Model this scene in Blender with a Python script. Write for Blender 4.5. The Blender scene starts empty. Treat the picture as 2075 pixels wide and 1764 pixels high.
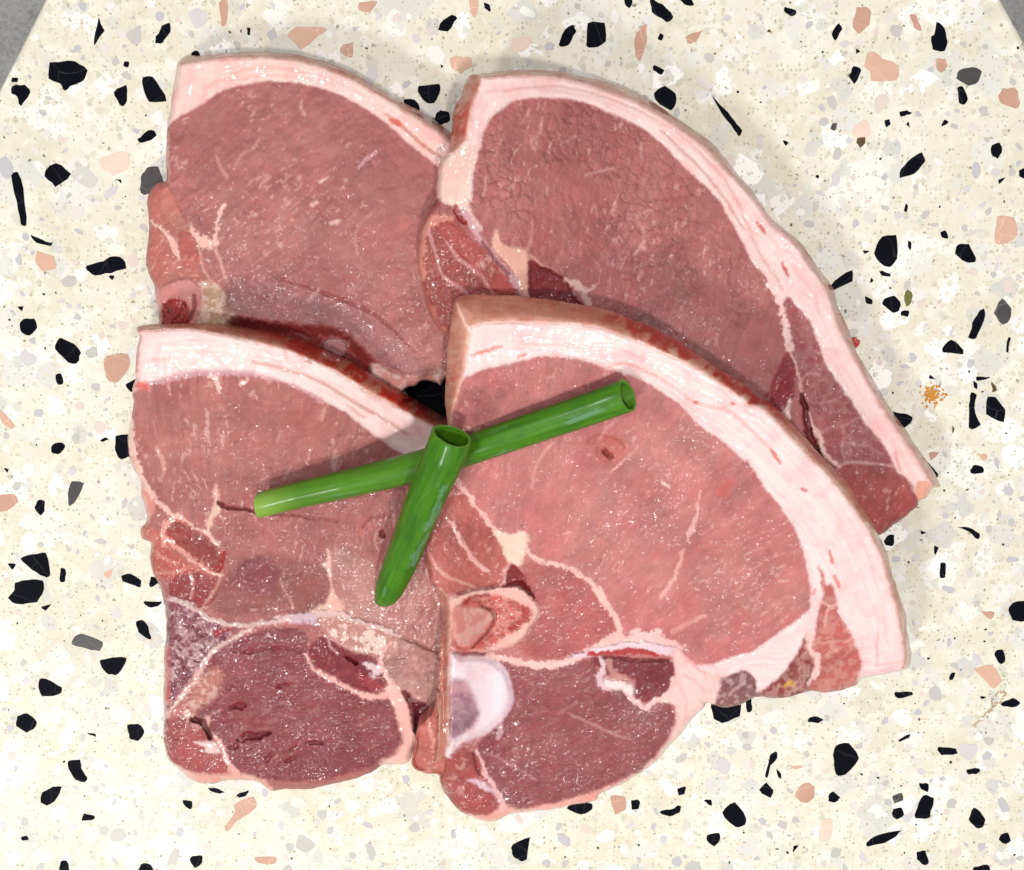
import bpy, math, random
import numpy as np

# ------------------------------------------------------------------ camera, world, lamps, exposure
sc = bpy.context.scene
COL = sc.collection
F_D = 1700.0            # focal length in units of the 2075 wide tracing sheet
PITCH = math.radians(10.0)
DIST = 0.320
CAM_H = DIST * math.cos(PITCH)
cam_d = bpy.data.cameras.new("camera")
cam_d.sensor_width = 36.0
cam_d.lens = 36.0 * F_D / 2075.0
cam_d.clip_start = 0.01
cam_d.clip_end = 50.0
cam = bpy.data.objects.new("camera", cam_d)
cam.location = (0.0, 0.0, CAM_H)
cam.rotation_euler = (-PITCH, 0.0, 0.0)
COL.objects.link(cam)
sc.camera = cam

world = bpy.data.worlds.new("World")
sc.world = world
world.use_nodes = True
wb = world.node_tree.nodes["Background"]
wb.inputs[0].default_value = (1.0, 0.985, 0.965, 1)
wb.inputs[1].default_value = 0.57

def area_lamp(name, loc, target, size, power, color=(1, 1, 1)):
    d = bpy.data.lights.new(name, 'AREA')
    d.shape = 'DISK'
    d.size = size
    d.energy = power
    d.color = color
    o = bpy.data.objects.new(name, d)
    o.location = loc
    v = np.array(target, float) - np.array(loc, float)
    from mathutils import Vector
    o.rotation_euler = Vector(v).to_track_quat('-Z', 'Y').to_euler()
    COL.objects.link(o)
    return o

area_lamp("key_lamp", (-0.56, -0.72, 0.90), (0.0, -0.03, 0.0), 0.16, 8.3, (1.0, 0.975, 0.93))
area_lamp("ceiling_lamp", (0.16, -0.42, 1.25), (0.0, 0.0, 0.0), 0.085, 9.0, (1.0, 0.98, 0.95))  # these small overhead lamps are added, unseen, to make glints on the meat
area_lamp("ceiling_lamp", (-0.30, 0.25, 1.30), (0.0, 0.0, 0.0), 0.07, 5.0, (1.0, 0.98, 0.96))  # added, unseen lamp for glints on the meat
area_lamp("ceiling_lamp", (0.55, 0.05, 1.25), (0.0, 0.0, 0.0), 0.07, 2.0, (1.0, 0.98, 0.96))  # added, unseen lamp for glints on the meat
sc.view_settings.view_transform = 'Standard'
sc.view_settings.look = 'None'
sc.view_settings.exposure = -0.20
sc.view_settings.gamma = 1.0
sc.cycles.max_bounces = 5
sc.cycles.use_denoising = True
sc.cycles.sample_clamp_direct = 12.0
sc.cycles.sample_clamp_indirect = 3.0

rng = random.Random(11)
nrg = np.random.default_rng(5)

# ------------------------------------------------------------------ projection of the tracing sheet
SP, CP = math.sin(PITCH), math.cos(PITCH)
def unproject(u, v, z):
    """sheet point (u,v) and a height z (m) -> world x, y on that level."""
    x = (np.asarray(u, float) - 1037.5) / F_D
    y = (882.0 - np.asarray(v, float)) / F_D
    dz = -CP - y * SP
    dy = -SP + y * CP
    t = (CAM_H - z) / (-dz)
    return x * t, dy * t

CROPS = {'D': (0, 0, 1), 'A': (249, 66.4, .34), 'B': (249, 547.8, .34), 'C': (249, 1079, .34),
         'E': (830, 99.6, .34), 'F': (1328, 498, .34), 'G': (830, 547.8, .34), 'H': (830, 1079, .34),
         'I': (1328, 913, .34), 'Q1': (0, 0, .5), 'Q2': (1037.5, 0, .5), 'Q3': (0, 881.5, .5), 'Q4': (1037.5, 881.5, .5)}
def T(spec):
    """'A 10,20 30,40 B 5,6' -> sheet points"""
    out = []
    o = CROPS['D']
    for tok in spec.split():
        if tok in CROPS:
            o = CROPS[tok]
            continue
        x, y = tok.split(',')
        out.append((o[0] + float(x) * o[2], o[1] + float(y) * o[2]))
    return np.array(out)

def spline(P, closed, n=3):
    P = np.asarray(P, float)
    m = len(P)
    out = []
    rngi = range(m) if closed else range(m - 1)
    for i in rngi:
        if closed:
            p0, p1, p2, p3 = P[(i - 1) % m], P[i], P[(i + 1) % m], P[(i + 2) % m]
        else:
            p0, p1, p2, p3 = P[max(i - 1, 0)], P[i], P[i + 1], P[min(i + 2, m - 1)]
        for k in range(n):
            t = k / n
            out.append(0.5 * ((2 * p1) + (-p0 + p2) * t + (2 * p0 - 5 * p1 + 4 * p2 - p3) * t * t + (-p0 + 3 * p1 - 3 * p2 + p3) * t ** 3))
    if not closed:
        out.append(P[-1])
    return np.array(out)

# ------------------------------------------------------------------ numeric helpers
_tab = nrg.random((256, 256))
def vnoise(x, y, seed=0):
    x = np.asarray(x) + seed * 17.31
    y = np.asarray(y) + seed * 9.77
    xi = np.floor(x).astype(int); yi = np.floor(y).astype(int)
    fx = x - xi; fy = y - yi
    fx = fx * fx * fx * (fx * (fx * 6 - 15) + 10); fy = fy * fy * fy * (fy * (fy * 6 - 15) + 10)
    a = _tab[xi & 255, yi & 255]; b = _tab[(xi + 1) & 255, yi & 255]
    c = _tab[xi & 255, (yi + 1) & 255]; d = _tab[(xi + 1) & 255, (yi + 1) & 255]
    return (a * (1 - fx) + b * fx) * (1 - fy) + (c * (1 - fx) + d * fx) * fy
def fbm(x, y, seed=0, octv=4):
    s = 0; a = 1; t = 0
    for i in range(octv):
        s = s + a * vnoise(x * 2 ** i, y * 2 ** i, seed + i * 3)
        t += a; a *= 0.55
    return s / t
_jx = nrg.random((256, 256)); _jy = nrg.random((256, 256))
def worley(x, y, seed=0):
    x = x + seed * 13.7; y = y + seed * 5.1
    xi = np.floor(x).astype(int); yi = np.floor(y).astype(int)
    d1 = np.full(x.shape, 9.0); d2 = np.full(x.shape, 9.0)
    for i in (-1, 0, 1):
        for j in (-1, 0, 1):
            cx = xi + i; cy = yi + j
            d = np.hypot(cx + _jx[cx & 255, cy & 255] - x, cy + _jy[cx & 255, cy & 255] - y)
            d2 = np.minimum(d2, np.maximum(d, d1)); d1 = np.minimum(d1, d)
    return d1, d2
def sstep(a, b, x):
    t = np.clip((x - a) / (b - a), 0, 1)
    return t * t * (3 - 2 * t)

def seg_dist(px, py, a, b):
    dx, dy = b[0] - a[0], b[1] - a[1]
    L = dx * dx + dy * dy + 1e-12
    t = np.clip(((px - a[0]) * dx + (py - a[1]) * dy) / L, 0, 1)
    qx, qy = a[0] + t * dx, a[1] + t * dy
    return (px - qx) ** 2 + (py - qy) ** 2, t, qx, qy
def poly_sdf(px, py, P, near=False):
    best = np.full(px.shape, 1e18)
    inside = np.zeros(px.shape, bool)
    if near:
        nx = np.zeros(px.shape); ny = np.zeros(px.shape)
    m = len(P)
    for i in range(m):
        a, b = P[i], P[(i + 1) % m]
        d, t, qx, qy = seg_dist(px, py, a, b)
        k = d < best
        best = np.where(k, d, best)
        if near:
            nx = np.where(k, qx, nx); ny = np.where(k, qy, ny)
        if a[1] != b[1]:
            c = ((a[1] > py) != (b[1] > py)) & (px < (b[0] - a[0]) * (py - a[1]) / (b[1] - a[1]) + a[0])
            inside ^= c
    s = np.sqrt(best)
    s = np.where(inside, s, -s)
    return (s, nx, ny) if near else s

def lin(c):
    c = np.asarray(c, float) / 255.0
    return np.where(c <= .04045, c / 12.92, ((c + .055) / 1.055) ** 2.4)
ALB = 0.70
def alb(c, k=ALB):
    return lin(c) * k

# ------------------------------------------------------------------ node helpers
def new_mat(name):
    m = bpy.data.materials.new(name)
    m.use_nodes = True
    nt = m.node_tree
    nt.nodes.clear()
    out = nt.nodes.new('ShaderNodeOutputMaterial')
    b = nt.nodes.new('ShaderNodeBsdfPrincipled')
    nt.links.new(b.outputs[0], out.inputs[0])
    return m, nt, b
def N(nt, t, **kw):
    n = nt.nodes.new(t)
    for k, v in kw.items():
        if k.startswith('i_'):
            n.inputs[k[2:].replace('_', ' ')].default_value = v
        else:
            setattr(n, k, v)
    return n
def mixc(nt, fac, a, b, mode='MIX'):
    n = nt.nodes.new('ShaderNodeMix'); n.data_type = 'RGBA'; n.blend_type = mode
    for sock, v in ((n.inputs[0], fac), (n.inputs[6], a), (n.inputs[7], b)):
        if isinstance(v, (int, float)): sock.default_value = v
        elif isinstance(v, tuple): sock.default_value = v if len(v) == 4 else (*v, 1)
        else: nt.links.new(v, sock)
    return n.outputs[2]
def ramp(nt, src, a, b, va=0.0, vb=1.0):
    n = nt.nodes.new('ShaderNodeMapRange'); n.interpolation_type = 'SMOOTHSTEP'
    nt.links.new(src, n.inputs[0])
    n.inputs[1].default_value = a; n.inputs[2].default_value = b
    n.inputs[3].default_value = va; n.inputs[4].default_value = vb
    return n.outputs[0]
def mth(nt, op, a, b=None):
    n = nt.nodes.new('ShaderNodeMath'); n.operation = op
    for s, v in ((n.inputs[0], a), (n.inputs[1], b)):
        if v is None: continue
        if isinstance(v, (int, float)): s.default_value = v
        else: nt.links.new(v, s)
    return n.outputs[0]
def noise(nt, co, scale, detail=3.0, rough=0.55):
    n = N(nt, 'ShaderNodeTexNoise')
    n.inputs['Scale'].default_value = scale; n.inputs['Detail'].default_value = detail; n.inputs['Roughness'].default_value = rough
    nt.links.new(co, n.inputs['Vector'])
    return n.outputs['Fac']

# ------------------------------------------------------------------ meat material
def meat_material():
    m, nt, b = new_mat("raw_meat")
    tc = N(nt, 'ShaderNodeTexCoord').outputs['Object']
    a = N(nt, 'ShaderNodeAttribute', attribute_name='tissue').outputs['Color']
    at = N(nt, 'ShaderNodeAttribute', attribute_name='lean')
    lean = at.outputs['Fac']
    wet = N(nt, 'ShaderNodeAttribute', attribute_name='wet').outputs['Fac']
    n1 = noise(nt, tc, 900, 3)
    n2 = noise(nt, tc, 2600, 2)
    g = mth(nt, 'ADD', mth(nt, 'MULTIPLY', n1, 0.20), mth(nt, 'MULTIPLY', n2, 0.10))
    g = mth(nt, 'ADD', g, 0.85)
    cc = N(nt, 'ShaderNodeCombineColor')
    for i in range(3): nt.links.new(g, cc.inputs[i])
    col = mixc(nt, 1.0, a, cc.outputs[0], 'MULTIPLY')
    # finest marbling flecks in the lean
    fl = noise(nt, tc, 1500, 2, 0.5)
    flm = mth(nt, 'MULTIPLY', ramp(nt, fl, 0.63, 0.72), mth(nt, 'MULTIPLY', lean, 0.12))
    col = mixc(nt, flm, col, tuple(alb((236, 190, 180))))
    nt.links.new(col, b.inputs['Base Color'])
    b.inputs['Specular IOR Level'].default_value = 0.16
    rr = ramp(nt, noise(nt, tc, 160, 2), 0.35, 0.65, 0.42, 0.60)
    nt.links.new(rr, b.inputs['Roughness'])
    b1 = noise(nt, tc, 420, 2, 0.5)
    b2 = noise(nt, tc, 1500, 2, 0.6)
    h = mth(nt, 'ADD', mth(nt, 'MULTIPLY', b1, 1.0), mth(nt, 'MULTIPLY', b2, 0.55))
    bp = N(nt, 'ShaderNodeBump'); nt.links.new(h, bp.inputs['Height'])
    bp.inputs['Distance'].default_value = 0.00022
    nt.links.new(ramp(nt, lean, 0.0, 1.0, 0.15, 0.8), bp.inputs['Strength'])
    nt.links.new(bp.outputs[0], b.inputs['Normal'])
    c1 = noise(nt, tc, 500, 0.0, .5)
    c2 = noise(nt, tc, 210, 1.0, .5)
    c3 = noise(nt, tc, 1300, 0.0, .5)
    hc = mth(nt, 'ADD', mth(nt, 'ADD', c1, mth(nt, 'MULTIPLY', c2, 1.2)), mth(nt, 'MULTIPLY', c3, .05))
    bc = N(nt, 'ShaderNodeBump'); nt.links.new(hc, bc.inputs['Height'])
    bc.inputs['Distance'].default_value = 0.0015
    nt.links.new(ramp(nt, lean, 0.0, 1.0, 0.10, 1.0), bc.inputs['Strength'])
    nt.links.new(bc.outputs[0], b.inputs['Coat Normal'])
    wp = ramp(nt, noise(nt, tc, 55, 3, .6), .30, .58, .45, 1.7)
    nt.links.new(mth(nt, 'MULTIPLY', wet, wp), b.inputs['Coat Weight'])
    b.inputs['Coat Roughness'].default_value = 0.10
    b.inputs['Coat IOR'].default_value = 1.5
    return m
MEAT = meat_material()

# ------------------------------------------------------------------ tissue kinds
FAT = (255, 222, 212)
class Chop:
    def __init__(s, name, label, outline, top, thick, base, sides, layers, gran, seed, fdir, wetspots):
        s.__dict__.update(locals())

def RG(part, spec, col, h=0.0, soft=4.2, hs=8.0, wob=3.0, lean=1.0, wet=0.6, fib=None, pit=0.0, mott=0.0, label=None):
    return dict(t='r', part=part, pts=T(spec), col=col, h=h, soft=soft, hs=hs, wob=wob, lean=lean, wet=wet, fib=fib, pit=pit, mott=mott, label=label)
def LN(spec, w, col=FAT, h=-0.25, part=None, soft=4.2, wob=4.0, lean=0.1, wet=0.55, a=1.0, rag=0.6, label=None):
    if max(w if isinstance(w, (list, tuple)) else [w]) <= 6:
        wob = min(wob, 2.0); rag = min(rag, .25); a *= .85
    if part is None and sum(col) > 520 and max(w if isinstance(w, (list, tuple)) else [w]) <= 9:
        a *= .75; soft = 4.2; w = [q * .85 for q in (w if isinstance(w, (list, tuple)) else [w, w])]
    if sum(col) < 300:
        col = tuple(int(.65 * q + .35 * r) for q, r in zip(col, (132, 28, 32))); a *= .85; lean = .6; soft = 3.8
    return dict(t='l', part=part, pts=T(spec), w=w, col=col, h=h, soft=soft, wob=wob, lean=lean, wet=wet, a=a, rag=rag, label=label)

SUP_CELL = 0.0008
SUP_N = 640
support = np.zeros((SUP_N, SUP_N))
def sup_idx(x, y):
    return (np.clip(((x + 0.256) / SUP_CELL).astype(int), 0, SUP_N - 1), np.clip(((y + 0.256) / SUP_CELL).astype(int), 0, SUP_N - 1))

def outer_band(inner, centre, reach=110):
    P = np.asarray(inner)
    d = P - np.asarray(centre)
    d = d / np.linalg.norm(d, axis=1)[:, None]
    return np.vstack([P, (P + d * reach)[::-1]])

STEP = 2.0
def build_chop(c):
    out = spline(c.outline, True, 3)
    x0, y0 = out.min(0) - 6; x1, y1 = out.max(0) + 6
    nx = int((x1 - x0) / STEP) + 1; ny = int((y1 - y0) / STEP) + 1
    gx, gy = np.meshgrid(x0 + np.arange(nx) * STEP, y0 + np.arange(ny) * STEP, indexing='ij')
    sd = poly_sdf(gx, gy, out)
    rag = (fbm(gx / 22, gy / 22, c.seed, 3) - 0.5) * 4.0
    sdr = sd + rag
    ins = (sdr[:-1, :-1] + sdr[1:, :-1] + sdr[1:, 1:] + sdr[:-1, 1:]) / 4 > 0
    # vertex ids used by kept faces
    used = np.zeros(gx.shape, int)
    for a in (0, 1):
        for b_ in (0, 1):
            used[a:nx - 1 + a, b_:ny - 1 + b_] += ins
    act = used > 0
    bnd = act & (used < 4)
    # pull the border onto the zero line of the ragged distance
    ggx, ggy = np.gradient(sdr, STEP)
    gl = np.hypot(ggx, ggy) + 1e-6
    mv = np.clip(sdr / gl, -1.4, 1.4)
    gx = np.where(bnd, gx - ggx / gl * mv, gx); gy = np.where(bnd, gy - ggy / gl * mv, gy)
    idx = -np.ones(gx.shape, int)
    idx[act] = np.arange(act.sum())
    u = gx[act]; v = gy[act]
    d = np.maximum(sdr[act], 0.0)
    d[bnd[act]] = 0.0
    n = len(u)
    # wobble of the region borders
    wx = (fbm(u / 16, v / 16, c.seed + 40, 3) - .5) * 2.4 + (vnoise(u / 4.5, v / 4.5, c.seed + 45) - .5) * .9; wy = (fbm(u / 16, v / 16, c.seed + 60, 3) - .5) * 2.4 + (vnoise(u / 4.5, v / 4.5, c.seed + 65) - .5) * .9
    col = np.tile(alb(c.base['col']), (n, 1)); lean = np.ones(n); wet = np.full(n, 0.6)
    dz = np.zeros(n); pid = np.zeros(n, int); parts = [(c.base['part'], None)]
    fib = np.zeros(n)
    mott = np.zeros(n); pit = np.zeros(n)
    gran = np.full(n, c.gran)
    nofl = np.ones(n); fcap = np.zeros(n)
    side = np.full(n, -1e3)
    for s_ in c.sides:
        P = spline(s_['inner'], False, 3)
        band = outer_band(P, s_['centre'], s_.get('reach', 110))
        q = poly_sdf(u + wx * 1.5, v + wy * 1.5, band)
        side = np.maximum(side, q)
        s_['q'] = q
    for L in c.layers:
        if L['t'] == 'r':
            P = spline(L['pts'], True, 3)
            bx = P.min(0) - 25; cx = P.max(0) + 25
            k = np.where((u > bx[0]) & (u < cx[0]) & (v > bx[1]) & (v < cx[1]))[0]
            if not len(k): continue
            q = poly_sdf(u[k] + wx[k] * L['wob'], v[k] + wy[k] * L['wob'], P)
            w = sstep(-L['soft'], L['soft'], q)
            fcap[k] = fcap[k] * (1 - w) + w * (L['part'] == 'fat_cap')
            wh = sstep(-L['hs'] * .3, L['hs'], q)
            inn = q > 0
        else:
            P = spline(L['pts'], False, 3)
            W = L['w']
            W = W if isinstance(W, (list, tuple)) else [W, W]
            mx = max(W)
            bx = P.min(0) - 15 - mx; cx = P.max(0) + 15 + mx
            k = np.where((u > bx[0]) & (u < cx[0]) & (v > bx[1]) & (v < cx[1]))[0]
            if not len(k): continue
            best = np.full(len(k), 1e9)
            m = len(P) - 1
            pu = u[k] + wx[k] * L['wob']; pv = v[k] + wy[k] * L['wob']
            for i in range(m):
                dd, t, _, _ = seg_dist(pu, pv, P[i], P[i + 1])
                s = (i + t) / m * (len(W) - 1)
                wi = np.interp(s, np.arange(len(W)), W) / 2
                best = np.minimum(best, np.sqrt(dd) - wi)
            best = best + (fbm(u[k] / 7, v[k] / 7, c.seed + 5, 3) - .5) * mx * L['rag']
            w = sstep(L['soft'], -L['soft'] * .4, best) * L['a']
            wh = w
            inn = best < 0
        w_ = w[:, None]
        col[k] = col[k] * (1 - w_) + alb(L['col']) * w_
        lean[k] = lean[k] * (1 - w) + L['lean'] * w
        wet[k] = wet[k] * (1 - w) + L['wet'] * w
        if L['t'] == 'r':
            dz[k] = dz[k] * (1 - wh) + L['h'] * wh
            gran[k] *= (1 - w)
            mott[k] = mott[k] * (1 - w) + L['mott'] * w
            pit[k] = pit[k] * (1 - w) + L['pit'] * w
            fib[k] *= (1 - w)
            nofl[k] = nofl[k] * (1 - w) + w * (.25 if L['fib'] else .8)
            if L['fib']:
                ang, sc_, am = L['fib']
                ca, sa = math.cos(math.radians(ang)), math.sin(math.radians(ang))
                al = (u[k] * ca - v[k] * sa); ac = (u[k] * sa + v[k] * ca)
                bend = (fbm(u[k] / 90, v[k] / 90, c.seed + 9, 2) - .5) * 60
                r = fbm(al / (sc_ * 11), (ac + bend) / sc_, c.seed + 8, 2)
                ridge = 1 - np.abs(r - .5) * 5
                fib[k] += w * am * np.clip(ridge, 0, 1)
        else:
            dz[k] = dz[k] + L['h'] * w
            gran[k] *= (1 - w * .7)
            fib[k] *= (1 - w)
            pit[k] *= (1 - w); mott[k] *= (1 - w * .5)
        if L['part']:
            parts.append((L['part'], L['label']))
            pid[k[inn]] = len(parts) - 1
    # sides (rind and cut flanks)
    for s_ in c.sides:
        w = sstep(-5.0, 5.0, s_['q'] + (fbm(u / 12, v / 12, c.seed + 90, 3) - .5) * 6); w_ = w[:, None]
        cc = alb(s_['col'])[None, :] * np.ones((n, 1))
        sdmix = sstep(.35, .65, fbm(u / 30, v / 9, c.seed + 71, 4)); sdm2 = (fbm(u / 8, v / 22, c.seed + 72, 4) - .5)
        if s_.get('col2') is not None:
            # colour changes away from the crest, rind proper at the outer side
            t = sstep(0.0, s_.get('cw', 16), s_['q'] + (fbm(u / 30, v / 30, c.seed + 77, 3) - .5) * s_.get('cw', 16) * 1.2)[:, None]
            cc = cc * (1 - t) + alb(s_['col2']) * t
        if s_.get('red'):
            for (rx, ry, rr_, ra) in s_['red']:
                g_ = np.exp(-(((u - rx) / rr_) ** 2 + ((v - ry) / rr_) ** 2)) * ra
                g_ = g_ * sstep(.35, .62, fbm(u / 22 + v / 60, v / 18, c.seed + 31, 4)) * sstep(0, 10, s_['q'])
                g_ = np.clip(g_, 0, 1)[:, None]
                cc = cc * (1 - g_) + alb((190, 44, 30)) * g_
        cc = cc * (1 + sdm2 * .24 - .06 * sdmix)[:, None] * np.stack([np.ones(n), 1 - sdmix * .16, 1 - sdmix * .18], 1)
        col = col * (1 - w_) + cc * w_
        lean = lean * (1 - w) + 0.12 * w
        wet = wet * (1 - w) + s_.get('wet', .45) * w
        dz = dz * (1 - w); gran = gran * (1 - w); fib = fib * (1 - w); pit = pit * (1 - w); mott = mott * (1 - w)
        parts.append((s_['part'], s_.get('label')))
        pid[s_['q'] > 0] = len(parts) - 1
    # ---- how wet the cut face is: damp nearly everywhere, with pooled juice in some places
    ws = np.zeros(n)
    for (qx, qy, qr, qa) in c.wetspots:
        ws = np.maximum(ws, qa * np.exp(-((u - qx) ** 2 + (v - qy) ** 2) / qr ** 2))
    ws = ws * sstep(.30, .56, fbm(u / 26, v / 26, c.seed + 81, 3))
    wpatch = sstep(.36, .62, fbm(u / 34, v / 34, c.seed + 83, 3))
    wbase = np.where(nofl < .5, .30 + .65 * wpatch, .12)
    wet = wet * (lean * np.clip(wbase * .9 + ws * 1.4, 0, 1.5) + (1 - lean))
    # ---- relief (mm)
    lu = fbm(u / 120, v / 120, c.seed + 2, 3) - .5
    relief = dz + lu * 1.6 + (fbm(u / 38, v / 38, c.seed + 3, 3) - .5) * (.40 + .60 * lean)
    fine = (fbm(u / 9, v / 9, c.seed + 4, 3) - .5)
    relief += fine * (.06 + .30 * lean)
    relief += (vnoise(u / 4.2, v / 4.2, c.seed + 15) - .5) * (.03 + .08 * lean)
    d1, d2 = worley(u / 24 + wx * .25, v / 24 + wy * .25, c.seed)
    edge = sstep(.22, 0.0, d2 - d1)
    patch = sstep(.40, .60, fbm(u / 110, v / 110, c.seed + 12, 2))
    relief -= gran * edge * patch * .30
    relief += gran * patch * (.5 - d1) * .35
    relief -= fib * .34
    pz = sstep(.56, .70, fbm(u / 6, v / 6, c.seed + 14, 2))
    relief -= pit * pz * .5
    # ---- colour variation
    v1 = (fbm(u / 70, v / 70, c.seed + 21, 3) - .5)
    v2 = (fbm(u / 20, v / 20, c.seed + 22, 3) - .5)
    k = (1 + v1 * .42 * lean + v2 * .26 * lean)[:, None]
    col = col * k
    hue = (fbm(u / 55, v / 55, c.seed + 23, 3) - .5) * lean
    col[:, 0] *= 1 + hue * .10; col[:, 1] *= 1 - hue * .22; col[:, 2] *= 1 - hue * .12
    fatw = (1 - lean)
    fv = (fbm(u / 34, v / 34, c.seed + 24, 4) - .5)
    col[:, 1] *= 1 - np.clip(fv + .08, 0, 1) * fatw * .45; col[:, 2] *= 1 - np.clip(fv + .08, 0, 1) * fatw * .42
    col *= (1 + (fbm(u / 11, v / 11, c.seed + 29, 3) - .5) * fatw * .07)[:, None]
    ld = (lean ** 1.3)[:, None]
    col = np.maximum(col * (1 - ld * (1 - np.array([[.95, .99, 1.05]]))) - .013 * ld, .004)
    # marbling: short flecks, sparse veins
    fl = np.zeros(n); stk = np.zeros(n); wsum = np.zeros(n); rdg = np.zeros(n)
    for (ang, cx_, cy_) in c.fdir:
        ca, sa = math.cos(math.radians(ang)), math.sin(math.radians(ang))
        al = (u - cx_) * ca - (v - cy_) * sa; ac = (u - cx_) * sa + (v - cy_) * ca
        w_f = np.exp(-((u - cx_) ** 2 + (v - cy_) ** 2) / 190 ** 2) + 1e-4
        bend = (fbm(u / 60, v / 60, c.seed + 51, 2) - .5) * 30
        fl += w_f * fbm(al / 17, (ac + bend) / 6.5, c.seed + 25, 3)
        stk += w_f * fbm(al / 75, (ac + bend) / 8, c.seed + 52, 3)
        rdg += w_f * fbm(al / 15, (ac + bend * .6) / 4.6, c.seed + 53, 2)
        wsum += w_f
    fl /= wsum; stk /= wsum; rdg /= wsum
    dens = fbm(u / 95, v / 95, c.seed + 26, 2)
    thr = .80 - .17 * sstep(.42, .62, dens)
    fleck = sstep(thr, thr + .10, fl) * lean * nofl * (1 - np.clip(pit, 0, 1))
    relief += (rdg - .5) * lean * nofl * (.10 + .60 * ws)
    relief += (stk - .5) * lean * .30
    sv = (stk - .5) * lean
    col *= (1 + sv * .30)[:, None]
    vein = gran * edge * patch * sstep(.45, .62, fbm(u / 30, v / 30, c.seed + 27, 3))
    mk = np.clip(fleck * .42 + vein * .14, 0, .8)[:, None]
    col = col * (1 - mk) + alb((238, 188, 176)) * mk
    mm = (sstep(.46, .60, fbm(u / 13, v / 13, c.seed + 28, 3)) * mott)[:, None]
    col = col * (1 - mm) + alb((240, 205, 195)) * mm
    pm = (pz * pit * .8)[:, None]
    col = col * (1 - pm) + alb((105, 18, 28)) * pm
    col *= (1 - edge * patch * gran * .22)[:, None]
    fs = fbm(d / 7.0, np.arctan2(v - v.mean(), u - u.mean()) * 4 + d * .01, c.seed + 33, 3) - .5
    fsk = np.clip(fs * 3.0, -.2, 1) * fatw * (side < 0) * fcap
    col[:, 1] *= 1 - fsk * .12; col[:, 2] *= 1 - fsk * .10; col[:, 0] *= 1 - fsk * .03
    relief += fs * fatw * fcap * .25
    fm = (np.clip(fib, 0, 1) * .03)[:, None]
    col = col * (1 - fm) + alb((226, 170, 165)) * fm
    # ---- heights
    zt = c.top(u, v)                      # mm
    inside_side = side > 0
    t = d / (d + np.maximum(side, 0) + 1e-6)
    fside = 0.36 + 0.64 * (1 - (1 - t) ** 1.8)
    ew = 15.0
    e = np.clip(d / ew, 0, 1)
    fe = 1 - (1 - np.sqrt(1 - (1 - e) ** 2)) * 0.30
    prof = np.where(inside_side, fside, fe)
    bl = sstep(-6, 0, side) * (~inside_side)     # soften crest
    xw, yw = unproject(u, v, zt / 1000)
    ii = sup_idx(xw, yw)
    zb = np.maximum(np.maximum(support[ii] * 1000 + .3, zt - c.thick), 0.1)
    print(c.label[:30], 'min thickness', float((zt - zb).min()), 'frac<6mm', float(((zt - zb) < 6).mean()))
    zt = np.maximum(zt, zb + 6.0)
    z = zb + (zt - zb) * prof + relief * np.where(inside_side, .35, 1) * sstep(0, 8, d) - bl * .25
    z = np.maximum(z, zb + 1.0)
    X, Y = unproject(u, v, z / 1000)
    Z = z / 1000
    # underside
    ii = sup_idx(X, Y)
    ZB = np.maximum(np.minimum(zb / 1000, Z - .0008), 0.0001)
    # raster into support
    i2 = sup_idx(X, Y)
    new = np.zeros_like(support)
    np.maximum.at(new, i2, Z)
    for _ in range(3):
        new = np.maximum.reduce([new, np.roll(new, 1, 0), np.roll(new, -1, 0), np.roll(new, 1, 1), np.roll(new, -1, 1)])
    np.maximum(support, new, out=support)
    # ---- topology
    fi, fj = np.where(ins)
    quad = np.stack([idx[fi, fj], idx[fi, fj + 1], idx[fi + 1, fj + 1], idx[fi + 1, fj]], 1)   # y is flipped in the world: this is CCW from above
    V = np.concatenate([np.stack([X, Y, Z], 1), np.stack([X, Y, ZB], 1)])
    # check orientation
    a, b_, d_ = V[quad[0, 0]], V[quad[0, 1]], V[quad[0, 2]]
    if np.cross(b_ - a, d_ - a)[2] < 0: quad = quad[:, ::-1]
    qb = quad[:, ::-1] + n
    # boundary edges
    ed = {}
    E = np.concatenate([quad[:, [0, 1]], quad[:, [1, 2]], quad[:, [2, 3]], quad[:, [3, 0]]])
    fid = np.tile(np.arange(len(quad)), 4)
    key = np.minimum(E[:, 0], E[:, 1]) * np.int64(n) + np.maximum(E[:, 0], E[:, 1])
    _, inv, cnt = np.unique(key, return_inverse=True, return_counts=True)
    bm = cnt[inv] == 1
    BE = E[bm]; bf = fid[bm]
    wall = np.stack([BE[:, 1], BE[:, 0], BE[:, 0] + n, BE[:, 1] + n], 1)
    faces = np.concatenate([quad, qb, wall])
    # part id per face: of its most "late" corner
    pf = pid[quad[:, 0]]
    # clean tiny islands
    fpid = np.concatenate([pf, pf, pf[bf]])
    # vertex normals on the whole body
    p = V
    fn = np.cross(p[faces[:, 2]] - p[faces[:, 0]], p[faces[:, 3]] - p[faces[:, 1]])
    VN = np.zeros_like(V)
    for q in range(4):
        for ax in range(3):
            VN[:, ax] += np.bincount(faces[:, q], weights=fn[:, ax], minlength=len(V))
    VN /= np.linalg.norm(VN, axis=1)[:, None] + 1e-20
    C2 = np.concatenate([col, col]); L2 = np.concatenate([lean, lean]); W2 = np.concatenate([wet, wet])
    centre = np.array([X.mean(), Y.mean(), ZB.min()])
    root = bpy.data.objects.new(c.name, None)
    root.empty_display_size = 0.02
    root.location = centre
    root['label'] = c.label; root['category'] = 'pork chop'; root['group'] = 'raw pork chops piled on the terrazzo'
    COL.objects.link(root)
    host = None
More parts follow.
